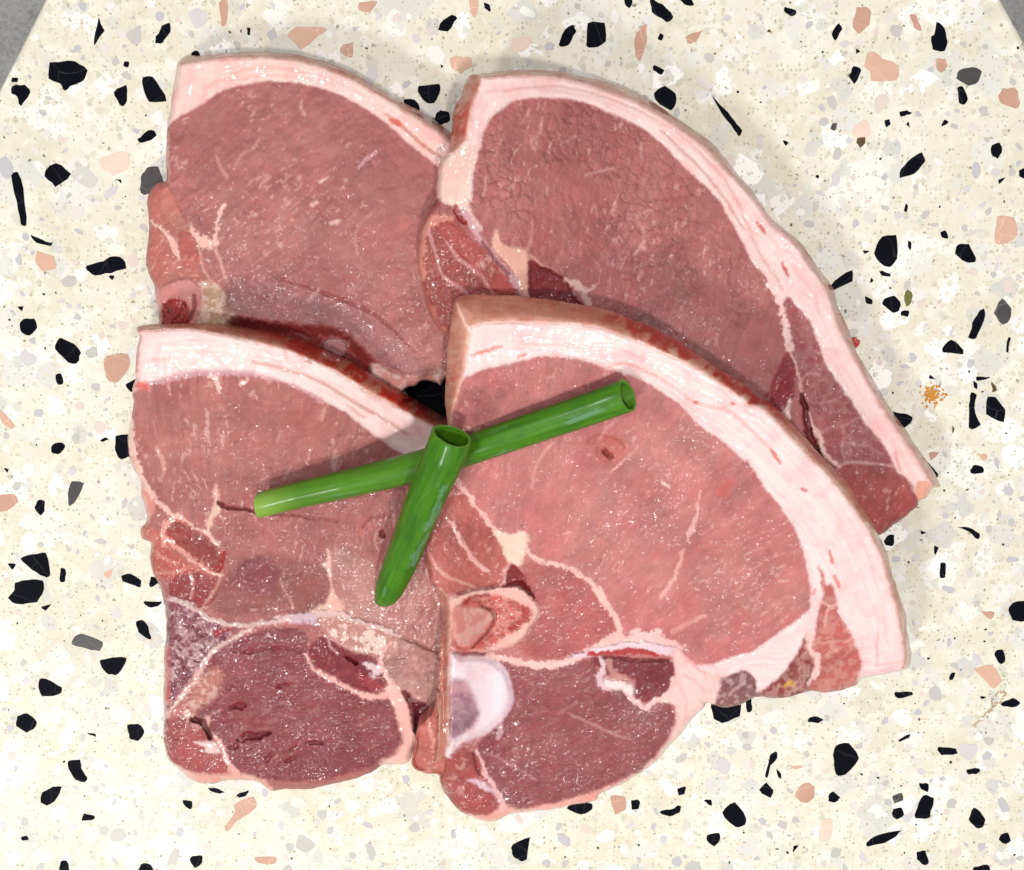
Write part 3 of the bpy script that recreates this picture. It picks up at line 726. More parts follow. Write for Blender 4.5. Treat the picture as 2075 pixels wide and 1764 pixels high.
    LN("C 405,1108 460,1128 505,1175 522,1222", [4, 9, 9, 5], (74, 12, 14), h=-2.2, rag=.2), LN("C 700,1240 750,1214 810,1215 875,1198", [6, 12, 9, 3], (104, 26, 36), h=-1.8, rag=.3),
    LN("C 645,1048 690,1038 735,1030", [3, 8, 3], (116, 30, 40), h=-1.2), LN("C 925,925 960,915 1000,910", [3, 6, 3], (118, 32, 42), h=-1.0), LN("C 1095,1262 1140,1256 1190,1258", [3, 6, 2], (116, 30, 40), h=-1.2),
    LN("C 635,1300 665,1282 695,1265", [3, 7, 3], (116, 30, 40), h=-1.1), LN("C 850,1360 870,1335 893,1315", [3, 6, 3], (116, 30, 40), h=-1.0), LN("C 975,1362 1010,1352 1035,1338", [3, 5, 2], (120, 32, 42), h=-1.0), LN("C 1000,1295 1030,1280", [3, 5], (120, 32, 42), h=-.9),
    LN("C 650,705 760,716 900,688 1050,706", [2, 5, 4, 2], (122, 40, 46), h=-.9, rag=.2), LN("C 700,1230 705,1280", [3, 3], (210, 160, 158), h=.1),
]
def top3(u, v):
    s = sstep(960, 660, v) * sstep(900, 640, u)
    return 19.5 + 17.0 * s + 4 * sstep(960, 740, v) * (1 - s) - 4.5 * sstep(790, 930, u) * sstep(1000, 1150, v)
CH3 = Chop('pork_chop', 'pork chop at the lower left with round dark tenderloin and purple porous bone', c3_out,
           top3, 20, dict(part='loin_muscle', col=(186, 114, 108)), c3_sides, c3_layers, .1, 5, [(95, 350, 900), (75, 700, 950), (15, 600, 1400)],
           [(560, 1060, 130, .6), (740, 1080, 120, .8), (400, 1100, 110, 1.0), (820, 1200, 130, 1.0), (600, 1200, 120, .9), (450, 880, 90, .5), (840, 1350, 80, .9), (380, 1500, 90, .9), (360, 1300, 120, .8)])

# ================================================================== chop at the lower right, on top
c4_out = T("G 262,190 290,160 350,145 450,145 600,155 750,165 900,185 1050,210 1180,240 1280,275 1400,320 1500,370 1600,420 1700,485 1800,560 1900,620 2000,690 "
           "F 600,895 690,940 780,1020 860,1110 960,1220 1060,1320 1140,1410 1210,1520 1280,1620 I 1330,500 1380,610 1410,730 1450,850 1490,960 1500,1080 1525,1200 1522,1270 1495,1310 1400,1325 1320,1345 1230,1360 1200,1395 1120,1425 1010,1445 920,1432 800,1470 700,1475 600,1470 500,1520 400,1530 310,1505 "
           "H 1750,1050 1690,1110 1630,1190 1570,1250 1500,1330 1430,1400 1350,1450 1250,1510 1135,1560 1110,1600 1000,1620 850,1650 700,1670 600,1680 520,1722 450,1725 380,1700 300,1660 240,1590 200,1540 178,1480 170,1445 100,1440 40,1420 10,1370 30,1280 45,1180 100,1110 135,1080 155,1000 165,850 172,720 188,600 190,480 160,370 120,290 105,200 90,100 85,30 "
           "G 85,1620 100,1540 140,1430 200,1330 215,1200 228,1060 230,960 222,880 213,800 213,700 222,600 228,450 243,330 255,250")
c4_sides = [dict(part='rind', inner=T("G 250,120 300,240 345,338 430,320 560,312 700,310 850,315 1000,322 1150,350 1280,400 1400,440 1500,490 1600,532 1700,582 1800,642 1900,710 2000,780 F 540,950 640,975 720,1050 830,1170 930,1280 1020,1365 1085,1450 1150,1530 1230,1640 I 1240,430 1290,520 1345,640 1375,740 1412,850 1440,960 1462,1060 1476,1150 1482,1250 1472,1310 1460,1360"),
                 centre=(1300, 1150), col=(230, 180, 160), col2=(212, 146, 122), cw=16, wet=.6, red=[(1300, 668, 80, 1.1), (1400, 710, 80, 1.6), (1480, 770, 70, 1.7), (1535, 830, 50, 1.3)]),
            dict(part='cut_side', inner=T("G 270,120 300,240 348,345 350,420 335,520 322,620 300,700 275,780 255,860 245,960"), centre=(1300, 850), col=(234, 184, 162), col2=(222, 168, 146), cw=10, wet=.5, red=[(925, 760, 30, .6)]),
            dict(part='cut_side', inner=T("H 195,340 235,390 243,480 243,600 240,760 236,900 238,1100 230,1250 215,1330"), centre=(1200, 1350), col=(214, 166, 150), col2=(190, 122, 108), cw=9, reach=25, wet=.6)]
c4_layers = [
    RG('fat_cap', "G 200,700 322,650 400,612 500,577 620,555 740,522 850,515 950,525 1060,547 1180,590 1300,622 1400,660 1500,722 1600,790 1680,870 1760,955 1850,1010 1920,1070 2000,1140 I 550,60 610,150 650,220 710,290 770,370 830,460 870,560 892,650 912,760 928,850 922,930 880,985 800,1045 720,1100 640,1160 560,1205 450,1235 350,1270 200,1300 300,1420 300,1600 1000,1700 1700,1500 1700,800 1200,-100 F 700,600 G 1400,0 600,-50 100,0", (255, 224, 221), h=.5, lean=0, wet=.2, wob=2.5),
    LN("G 370,505 440,485 550,452", [2, 5, 2], (232, 128, 112), h=-.3), LN("G 650,520 690,500", [3, 3], (226, 132, 118), h=-.2), LN("G 620,460 800,440 1000,450 1150,480", [2, 4, 4, 2], (238, 188, 176), h=-.2, a=.7),
    LN("G 1150,590 1300,560 1450,620 1600,720 1700,790 F 420,980 560,1090 660,1190 740,1285", [2, 4, 4, 4, 4, 4, 5, 5, 2], (226, 158, 144), h=-.5, a=.8, rag=.1),
    LN("F 0,840 100,880 240,1000 400,1120", [4, 6, 5, 3], (238, 186, 184), h=-.2, a=.6), LN("F 235,935 250,940", [5, 4], (214, 110, 104), h=0), LN("F 455,940 462,945", [5, 5], (200, 100, 92), h=0),
    LN("I 880,235 895,245", [6, 5], (206, 110, 110), h=0), LN("I 1040,600 1055,670", [3, 4], (226, 120, 116), h=-.2), LN("I 1070,750 1095,815", [4, 4], (226, 120, 112), h=-.2), LN("I 690,0 720,40 745,75", [2, 4, 2], (218, 120, 112), h=-.4),
    LN("I 1325,1090 1320,1200 1325,1280", [3, 4, 3], (232, 178, 174), h=-.5), LN("I 1320,1280 1420,1270 1480,1262", [2, 5, 4], (240, 190, 180), h=-.3, a=.8), LN("I 900,600 930,720", [5, 5], (245, 190, 186), h=0, a=.5, soft=5),
    RG('flank_muscle', "I 975,690 1000,740 1025,810 1055,800 1080,870 1085,960 1130,1040 1168,1090 1190,1150 1220,1220 1228,1310 1200,1370 1220,1440 1010,1500 900,1450 940,1340 925,1200 950,1080 970,960 1000,850 985,770", (206, 114, 106), h=.0, hs=8, mott=.2),
    LN("I 985,900 1050,930 1090,900", [3, 4, 3], (246, 196, 186), h=0), LN("I 1010,1050 1025,960 1060,940", [3, 4, 3], (246, 196, 186), h=0), LN("I 980,1150 1080,1140 1170,1130", [4, 3, 2], (240, 180, 170), h=0, a=.7), LN("I 940,860 950,830", [3, 3], (220, 130, 130), h=0, a=.8),
    RG('flank_muscle', "I 912,1085 925,1200 945,1300 905,1400 920,1480 700,1520 590,1470 650,1420 740,1350 800,1280 860,1180", (158, 84, 78), h=-.8, hs=8, mott=.25, wet=.8),
    LN("I 770,1405 800,1390 830,1402", [5, 9, 5], (216, 158, 70), h=.1),
    RG('flank_muscle', "I 350,1370 450,1340 540,1315 600,1370 605,1440 600,1520 400,1580 290,1520 330,1440", (154, 98, 98), h=-1.0, hs=8, fib=(25, 10, .6), mott=.35),
    LN("I 440,1460 480,1420 530,1390", [3, 5, 3], (222, 180, 176), h=0), LN("I 330,1440 380,1470", [4, 6], (206, 160, 156), h=0),
    LN("I 915,1090 925,1170 960,1230 965,1300 945,1345", [8, 11, 12, 11, 8], (252, 206, 198), h=.2, part='fat_seam'),
    # upper left triangular muscle and its seams
    RG('rib_muscle', "G -50,1400 160,1380 260,1230 340,1330 410,1420 480,1500 530,1600 H 560,110 590,190 560,260 560,310 420,330 300,350 160,370 -50,300", (192, 106, 98), h=-.4, hs=8, wet=.8),
    LN("G 260,1220 330,1320 400,1410 460,1490 520,1560", [8, 7, 6, 8, 12], (244, 192, 184), h=.1, part='fat_seam'), LN("G 200,1360 260,1330 320,1330", [3, 5, 3], (230, 170, 162), h=0),
    LN("G 235,1490 290,1580 350,1680 H 370,150 420,200 455,235", [3, 6, 8, 8, 8, 4], (240, 184, 178), h=.2, part='fat_seam'),
    LN("H 100,80 150,190 220,260 320,300 395,330", [3, 4, 4, 5, 4], (232, 170, 156), h=.1), LN("H 180,120 220,60", [2, 2], (210, 130, 120), h=0, a=.5),
    RG('junction_fat', "H 505,-10 600,10 690,-5 705,60 692,130 668,190 625,200 580,175 552,90", (250, 214, 196), h=.3, lean=.05, hs=5),
    RG('middle_muscle', "H 695,180 800,190 920,215 1060,290 1130,370 1190,480 1235,560 1195,640 1080,705 900,750 760,752 660,712 640,650 720,560 775,480 760,420 700,300 670,240", (190, 106, 102), h=.2, hs=12, wet=.75),
    RG(None, "H 590,200 640,205 680,250 720,340 780,440 740,400 640,310 570,310", (140, 56, 58), h=-.8, soft=4),
    LN("H 600,195 562,230 560,300", [6, 7, 6], (226, 166, 162), h=.1),
    LN("H 690,110 780,168 900,200 1000,240 1080,300 1130,360 1180,440 1230,510 1252,590 1200,640 1100,695 1000,740", [6, 5, 5, 6, 8, 13, 9, 8, 13, 15, 12, 8], (248, 200, 190), h=.2, part='fat_seam', rag=.6),
    LN("H 560,318 640,305 700,330 740,385", [3, 7, 8, 3], (120, 30, 28), h=-1.6, rag=.2), LN("H 290,362 400,342 520,318", [3, 5, 3], (130, 40, 36), h=-1.2, rag=.2), LN("H 240,715 350,722 450,725", [3, 5, 4], (150, 50, 46), h=-1.0, rag=.2),
    RG('bone', "H 240,400 340,352 430,335 520,325 640,322 700,350 735,400 775,450 752,525 705,595 645,655 540,700 420,712 300,712 255,685 240,600 200,500", (246, 190, 180), h=1.2, hs=6, lean=.1, wet=.7),
    RG('marrow', "H 330,395 480,372 600,400 690,440 722,490 670,560 580,620 470,690 390,705 300,690 250,660 248,560 300,450", (214, 104, 94), h=.9, hs=6, lean=.4, pit=.5, mott=.25, soft=5),
    LN("H 335,410 400,385 470,372", [5, 7, 4], (182, 40, 40), h=0, soft=4), LN("H 620,430 680,460 700,500 600,570", [10, 16, 18, 10], (180, 44, 42), h=-.2, soft=6, a=.8), LN("H 255,640 290,690 360,710", [5, 9, 5], (186, 50, 48), h=0, soft=5, a=.8), LN("H 330,420 280,440", [5, 3], (190, 50, 46), h=0, soft=4),
    RG(None, "H 255,455 330,440 430,445 490,480 498,530 440,600 380,670 300,670 262,600", (214, 138, 130), h=1.2, hs=5, lean=.3, mott=.3, soft=6),
    LN("H 435,440 490,465 508,515 480,580 420,640 380,690", [3, 6, 6, 5, 4, 3], (112, 40, 36), h=-.9, rag=.15),
    RG('tenderloin', "H 540,775 650,785 780,800 900,785 1080,750 1110,800 1140,880 1180,935 1260,940 1310,990 1390,1040 1460,1020 1540,1008 1575,1080 1572,1150 1530,1230 1460,1330 1370,1420 1200,1500 1050,1560 850,1615 640,1645 540,1570 440,1400 400,1310 440,1230 560,1120 615,1010 600,880", (156, 84, 84), h=.7, hs=16, fib=(18, 9, 1.0), wet=.75),
    LN("H 950,1080 1100,1150 1230,1210 1330,1240", [2, 3, 3, 1], (204, 148, 146), h=0, a=.6), LN("H 880,1090 1000,1010", [1, 2], (196, 140, 140), h=0, a=.5),
    RG('small_muscle', "H 1090,740 1220,738 1450,760 1560,765 1580,850 1545,930 1475,992 1370,1005 1330,960 1345,890 1280,850 1180,850 1120,800", (140, 68, 70), h=.3, hs=9, wet=.8),
    LN("H 470,738 600,762 760,792 880,788 1000,752", [10, 10, 12, 9, 8], (250, 204, 196), h=.3, part='fat_seam', rag=.6),
    RG('fat_fringe', "H 1180,650 1260,590 1300,620 1340,585 1420,600 1480,570 1490,620 1560,640 1640,700 1560,740 1400,690 1200,690", (246, 200, 194), h=.1, lean=.2, mott=.3, wob=8, soft=5),
    LN("H 960,748 1100,712 1250,688 1400,686 1500,698 1590,715", [5, 12, 15, 17, 17, 10], (240, 212, 220), h=.8, part='rib_bone', rag=.25),
    LN("H 1060,722 1180,716 1300,712 1400,716 1480,728", [4, 7, 10, 11, 6], (186, 58, 60), h=-.1, part='marrow', rag=.5, soft=3),
    LN("H 1150,745 1240,750 1350,765 1540,765", [3, 5, 5, 3], (110, 40, 44), h=-.9, rag=.2), LN("H 1100,750 1110,780", [8, 10], (150, 60, 66), h=-.4, a=.7),
    LN("H 1140,745 1160,790 1150,840 1130,870 1150,920 1180,932", [6, 8, 7, 9, 8, 6], (236, 196, 202), h=.6, part='gristle'),
    RG('gristle', "H 1160,870 1200,880 1260,880 1330,910 1330,975 1305,985 1270,942 1200,935 1160,915", (252, 224, 220), h=.7, hs=4, lean=0, wet=.9), LN("H 1195,770 1210,830 1290,890", [8, 12, 12], (206, 148, 138), h=.2, soft=5, a=.8),
    LN("H 1310,985 1370,1035 1400,1045 1470,1005 1540,950 1578,870", [6, 8, 8, 6, 5, 4], (248, 204, 198), h=.2, part='fat_seam'),
    RG('fat_edge', "H 1570,700 1640,735 1720,800 1800,845 1860,860 1830,1000 1780,1090 1680,1180 1600,1290 1560,1300 1590,1150 1578,1040 1490,1008 1552,940 1585,850", (250, 208, 202), h=-.3, hs=8, lean=.1, mott=.2, fib=(115, 9, .5)),
    LN("H 1620,720 1700,800 1760,830", [3, 4, 3], (232, 156, 156), h=-.3), LN("H 1640,850 1720,900 1760,960", [3, 4, 3], (236, 170, 168), h=-.3, a=.8), LN("H 1600,900 1650,1000 1640,1120", [3, 4, 3], (240, 178, 174), h=-.3, a=.8),
    RG('fat_edge', "H 1590,1150 1640,1200 1560,1320 1440,1430 1300,1520 1140,1590 1140,1540 1250,1490 1380,1420 1470,1330 1540,1240", (250, 206, 196), h=-.6, hs=5, lean=.1),
    RG('fat_edge', "H 1150,1535 1180,1640 850,1720 600,1800 380,1780 300,1690 400,1680 470,1665 540,1620 640,1650 850,1618 1050,1562", (242, 172, 160), h=-1.0, hs=6, lean=.15, wet=.6),
    RG('corner_muscle', "H 130,1500 175,1300 260,1280 400,1300 440,1400 490,1500 540,1590 520,1650 430,1690 320,1660 230,1620", (178, 90, 86), h=-.3, hs=8, wet=.8),
    RG('flap', "H -20,1300 20,1180 100,1060 165,1050 200,1200 222,1340 178,1500 -20,1480", (196, 112, 100), h=-4.0, hs=5, lean=.8), LN("H 110,1110 130,1200 140,1290", [6, 8, 5], (232, 160, 146), h=.4),
    RG(None, "H 340,1480 420,1475 480,1515 520,1580 560,1660 500,1560 440,1540 400,1505", (232, 196, 206), h=.3, lean=.2, soft=4), LN("H 300,1530 320,1560", [8, 6], (226, 160, 160), h=0, soft=4, a=.7),
    LN("H 395,1305 435,1360 452,1440 500,1510 545,1600 560,1650", [3, 5, 6, 8, 8, 7], (234, 184, 184), h=.1, part='fat_seam'), LN("H 440,1310 520,1340 620,1400 760,1480", [3, 4, 3, 2], (212, 156, 158), h=0, a=.6), LN("H 385,1320 400,1400 420,1440", [5, 5, 3], (108, 44, 52), h=-1.0, a=.8),
    RG('cartilage', "H 228,760 320,736 440,736 520,770 580,830 610,920 615,1010 570,1100 510,1160 430,1210 320,1250 228,1285", (255, 232, 240), h=2.2, hs=16, lean=0, wet=.9, wob=1),
    LN("H 480,770 560,840 600,930 600,1020 560,1100", [3, 7, 9, 9, 5], (216, 176, 204), h=0, a=.55, soft=6),
    RG('marrow', "H 236,900 330,885 375,950 410,1040 402,1120 335,1190 236,1228", (176, 124, 144), h=1.6, hs=8, lean=.3, soft=7, wob=2, mott=.2), LN("H 250,930 330,930", [16, 16], (226, 166, 176), h=0, a=.6, soft=8), LN("H 260,1160 340,1130 380,1080", [14, 18, 12], (140, 92, 110), h=0, a=.6, soft=8),
    LN("H 245,1265 232,1310 228,1340", [12, 14, 8], (250, 222, 226), h=.6), LN("H 330,1250 450,1200 550,1120", [3, 5, 4], (244, 210, 220), h=.2, a=.8), LN("H 540,1160 530,1220", [12, 6], (214, 176, 178), h=.2, a=.8),
    # eye muscle marks
    RG(None, "G 1090,1010 1160,985 1240,1000 1290,1050 1280,1110 1220,1150 1140,1130 1095,1070", (206, 118, 108), h=-.7, hs=12, soft=12),
    LN("G 1060,1030 1130,985 1230,1010 1280,1060", [2, 3, 3, 2], (176, 92, 84), h=-.5, rag=.1), LN("G 1160,1080 1190,1105", [7, 8], (130, 50, 44), h=-1.6, rag=.1),
    LN("G 1510,1270 1550,1285", [6, 7], (252, 214, 200), h=.3), LN("G 1130,1010 1180,940 1230,890", [5, 4, 3], (236, 172, 164), h=0, a=.8), LN("G 1200,1200 1280,1130 1360,1060", [3, 4, 3], (236, 170, 162), h=0, a=.8),
    LN("G 730,1290 750,1180 810,1080 850,1030", [6, 4, 3, 2], (234, 172, 166), h=0, a=.8), LN("G 855,640 870,590", [5, 2], (222, 170, 158), h=0, a=.7), LN("G 590,1150 600,1230", [3, 3], (230, 160, 154), h=0, a=.6),
    LN("G 1650,1610 1690,1540", [4, 8], (250, 204, 198), h=0, a=.8), LN("H 1500,390 1550,330 1590,240 1640,100", [3, 5, 3, 2], (240, 180, 172), h=.05, a=.6), LN("I 190,500 230,460 270,240", [6, 7, 2], (250, 204, 196), h=.1, a=.8),
    LN("H 1560,590 1680,530 1765,495", [3, 4, 5], (238, 178, 170), h=0, a=.8), LN("I 30,880 100,780 140,700 160,600", [6, 8, 5, 3], (244, 190, 180), h=0, a=.8), LN("I 300,985 200,1040 100,1090", [5, 3, 2], (236, 174, 168), h=0, a=.7),
    LN("I 560,1000 480,900 470,800", [2, 3, 2], (190, 104, 100), h=-.3, a=.5), LN("I 450,180 400,240 420,260", [8, 20, 10], (214, 96, 90), h=0, a=.5, soft=10), LN("H 1370,180 1350,120", [3, 3], (60, 30, 20), h=0, a=0),
]
def top4(u, v):
    return 21.0 + 31.0 * sstep(1560, 560, v) + 9 * sstep(1010, 900, u) * sstep(1000, 1200, v) * sstep(1640, 1480, v) + 5 * sstep(1300, 1700, u) * sstep(1350, 950, v)
CH4 = Chop('pork_chop', 'large pork chop at the lower right, topmost, with red bone and white cartilage', c4_out,
           top4, 20, dict(part='loin_muscle', col=(205, 126, 121)), c4_sides, c4_layers, .0, 8, [(80, 1050, 900), (50, 1300, 1050), (28, 1530, 1150), (35, 1250, 1250), (18, 1150, 1500)],
           [(1320, 1060, 150, 1.0), (1520, 1160, 130, 1.0), (1420, 930, 110, .6), (1200, 960, 90, .6), (1060, 1020, 110, .5), (960, 1170, 120, .7), (1150, 1230, 110, .9), (1380, 1200, 110, .5), (1480, 1280, 100, .6), (980, 1560, 110, .8), (1300, 1400, 90, .9), (1000, 720, 90, .25)])

for c_ in (CH1, CH2, CH3, CH4):
    build_chop(c_)

# ------------------------------------------------------------------ generic mesh helper
def mesh_obj(name, verts, faces, mat, parent=None, smooth=False):
    me = bpy.data.meshes.new(name)
    me.from_pydata([tuple(map(float, p)) for p in verts], [], faces)
    me.update()
    if smooth:
        me.polygons.foreach_set('use_smooth', [True] * len(me.polygons))
    if mat: me.materials.append(mat)
    o = bpy.data.objects.new(name, me)
    COL.objects.link(o)
    if parent: o.parent = parent
    return o

# ------------------------------------------------------------------ spring onion
def onion_material():
    m, nt, b = new_mat("spring_onion_green")
    at = N(nt, 'ShaderNodeAttribute', attribute_name='along').outputs['Vector']
    tc = N(nt, 'ShaderNodeTexCoord').outputs['Object']
    mp = N(nt, 'ShaderNodeMapping'); mp.inputs['Scale'].default_value = (1.6, 15, 1)
    nt.links.new(at, mp.inputs['Vector'])
    st = noise(nt, mp.outputs[0], 1.0, 4, .6)
    mp2 = N(nt, 'ShaderNodeMapping'); mp2.inputs['Scale'].default_value = (5, 4, 1)
    nt.links.new(at, mp2.inputs['Vector'])
    bl = noise(nt, mp2.outputs[0], 1.0, 3, .6)
    col = mixc(nt, ramp(nt, st, .15, .95), tuple(alb((44, 100, 2), .70)), tuple(alb((80, 142, 6), .80)))
    col = mixc(nt, mth(nt, 'MULTIPLY', ramp(nt, bl, .40, .8), .38), col, tuple(alb((20, 84, 4))))
    tn = N(nt, 'ShaderNodeAttribute', attribute_name='tone')
    col = mixc(nt, tn.outputs['Fac'], col, tuple(alb((138, 178, 66))))
    # bluish waxy bloom in long patches, plus a long reflection painted into the colour
    mp3 = N(nt, 'ShaderNodeMapping'); mp3.inputs['Scale'].default_value = (2.0, 7, 1); mp3.inputs['Location'].default_value = (3.3, 1.7, 0)
    nt.links.new(at, mp3.inputs['Vector'])
    wx = noise(nt, mp3.outputs[0], 1.0, 4, .65)
    col = mixc(nt, mth(nt, 'MULTIPLY', ramp(nt, mth(nt, 'ADD', wx, mth(nt, 'MULTIPLY', N(nt, 'ShaderNodeAttribute', attribute_name='wax').outputs['Fac'], .22)), .58, .68), .6), col, tuple(alb((110, 158, 120))))  # the 'wax' attribute is the painted reflection, wx the bloom
    nt.links.new(col, b.inputs['Base Color'])
    b.inputs['Roughness'].default_value = .42
    b.inputs['Specular IOR Level'].default_value = .18
    b.inputs['Coat Weight'].default_value = .22
    b.inputs['Coat Roughness'].default_value = .2
    bp = N(nt, 'ShaderNodeBump'); nt.links.new(st, bp.inputs['Height']); bp.inputs['Distance'].default_value = .0003; bp.inputs['Strength'].default_value = .7
    nt.links.new(bp.outputs[0], b.inputs['Normal'])
    return m
ONION = onion_material()

def stalk(label, path, radii, zs, flat, cut0=0.0, cut1=0.0, tone0=.5, up0=0.0, up1=0.0, waxt=None):  # waxt: angle around the stalk of the painted reflection
    """path: sheet points of the centre line, zs heights (m) of the centre, radii sheet units half width"""
    P = spline(path, False, 8)
    k = np.linspace(0, 1, len(P))
    Zc = np.interp(k, np.linspace(0, 1, len(zs)), zs)
    R = np.interp(k, np.linspace(0, 1, len(radii)), radii)
    X, Y = unproject(P[:, 0], P[:, 1], Zc)
    C = np.stack([X, Y, Zc], 1)
    R = R * (CAM_H - Zc) / CAM_H * DIST / F_D
    Tn = np.gradient(C, axis=0); Tn /= np.linalg.norm(Tn, axis=1)[:, None]
    up = np.array([0, 0, 1.0])
    S = np.cross(Tn, up); S /= np.linalg.norm(S, axis=1)[:, None]
    U = np.cross(S, Tn)
    n = 40
    base = C[len(C) // 2] * [1, 1, 0] + [0, 0, float((Zc - R).min())]
    root = bpy.data.objects.new('spring_onion_stalk', None)
    root.location = base; root['label'] = label; root['category'] = 'spring onion'; root['group'] = 'crossed lengths of spring onion'
    COL.objects.link(root)
    th = np.linspace(0, 2 * math.pi, n, endpoint=False)
    def ring(i, rs, t_shift):
        rr = R[i] * rs * (1 + .05 * np.cos(2 * th + .6) + .03 * np.cos(3 * th + i * .05) + .012 * np.cos(9 * th) + .007 * np.cos(23 * th))
        p = C[i] + np.outer(np.cos(th) * rr, S[i]) + np.outer(np.sin(th) * rr * flat, U[i])
        return p + Tn[i] * t_shift[:, None]
    def shift(i):
        s = np.zeros(n)
        if i < 1: s = -(1 + np.cos(th)) * R[0] * cut0 - (1 - np.sin(th)) * R[0] * up0
        if i == len(C) - 1: s = (1 + np.cos(th)) * R[-1] * abs(cut1) + (1 - np.sin(th)) * R[-1] * up1
        return s
    def tube(name, rings, close=False):
        v = np.concatenate(rings) - base
        m = len(rings)
        f = []
        for i in range(m - 1):
            for j in range(n):
                j2 = (j + 1) % n
                f.append((i * n + j, i * n + j2, (i + 1) * n + j2, (i + 1) * n + j))
        o = mesh_obj(name, v, f, ONION, root, True)
        return o
    m = len(C)
    def setattr_(o, al, tone, wax=None):
        if wax is not None:
            a = o.data.attributes.new('wax', 'FLOAT', 'POINT'); a.data.foreach_set('value', wax.astype(np.float32).ravel())  # 'wax' holds the painted reflection
        a = o.data.attributes.new('along', 'FLOAT_VECTOR', 'POINT'); a.data.foreach_set('vector', al.astype(np.float32).ravel())
        a = o.data.attributes.new('tone', 'FLOAT', 'POINT'); a.data.foreach_set('value', tone.astype(np.float32).ravel())
    def alv(idx, off):
        return np.concatenate([np.stack([np.full(n, k[i] * 3 + off), th / 6.28 + (0 if off == 0 else .3), np.full(n, off)], 1) for i in idx])
    ids = list(range(m))
    o = tube('outer_skin', [ring(i, 1.0, shift(i)) for i in ids])
    tone = np.concatenate([np.full(n, tone0 * (1 - .8 * sstep(0, .16, k[i])) * (1 - sstep(.1, .8, k[i]) * .8)) for i in ids])
    wax = np.concatenate([np.exp(-((th - waxt) / .55) ** 2) * sstep(.12, .3, k[i]) * (1 - sstep(.62, .8, k[i])) - .25 for i in ids]) if waxt else None  # painted reflection along one side of the stalk
    setattr_(o, alv(ids, 0.0), tone, wax)
    o = tube('inner_skin', [ring(i, .86, shift(i) * .86) for i in ids][::-1])
    setattr_(o, alv(ids[::-1], 7.0), np.full(n * m, .15))
    for e, i in enumerate((0, m - 1)):
        ra, rb = ring(i, 1.0, shift(i)), ring(i, .86, shift(i) * .86)
        mid = ring(i, .93, shift(i) * .93) + Tn[i] * (.0002 if i else -.0002)
        o = tube('cut_rim', [ra, mid, rb] if i == 0 else [rb, mid, ra])
        setattr_(o, alv([i, i, i], 3.0), np.full(3 * n, .38))
    return root

def ztop(u, v):
    z = .03
    for _ in range(6):
        x, y = unproject(np.array([u]), np.array([v]), z)
        z = float(support[sup_idx(x, y)][0])
    return z
pathA = T("D 531,1022 600,1004 700,981 800,957 900,929 1000,896 1100,862 1200,828 1262,806")
hA = [max(ztop(u, v), .018) for u, v in pathA]
print('heights under onion', [round(h * 1000, 1) for h in hA])
# straight, resting on its two highest supports
ra = .0052
za = [.0255, .027, .030, .0365, .0445, .048, .0505, .053, .0545]
za = [max(z, h + ra * .86) for z, h in zip(za, hA)]
za = list(np.convolve(np.pad(za, 1, 'edge'), [.25, .5, .25], 'valid'))
stalk('longer, paler green spring onion piece lying under the other across two chops', pathA, [25, 26, 28, 30, 30, 30, 31, 32, 33], za, .82, cut0=.3, cut1=.0, tone0=.9, up1=.32)
pathB = T("D 916,884 900,930 878,980 856,1030 836,1080 812,1140 790,1190 781,1212")
hB = [ztop(u, v) for u, v in pathB]
print('heights under onion B', [round(h * 1000, 1) for h in hB])
zb_ = [.0625, .060, .0555, .050, .043, .035, .0285, .0255]
zb_ = [max(z, h + .003) for z, h in zip(zb_, hB)]
stalk('shorter dark green spring onion piece on top, its wide open end facing up', pathB, [40, 41, 38, 37, 35, 33, 29, 21], zb_, .85, cut0=.0, cut1=.4, tone0=.0, waxt=2.3)  # waxt places the painted reflection

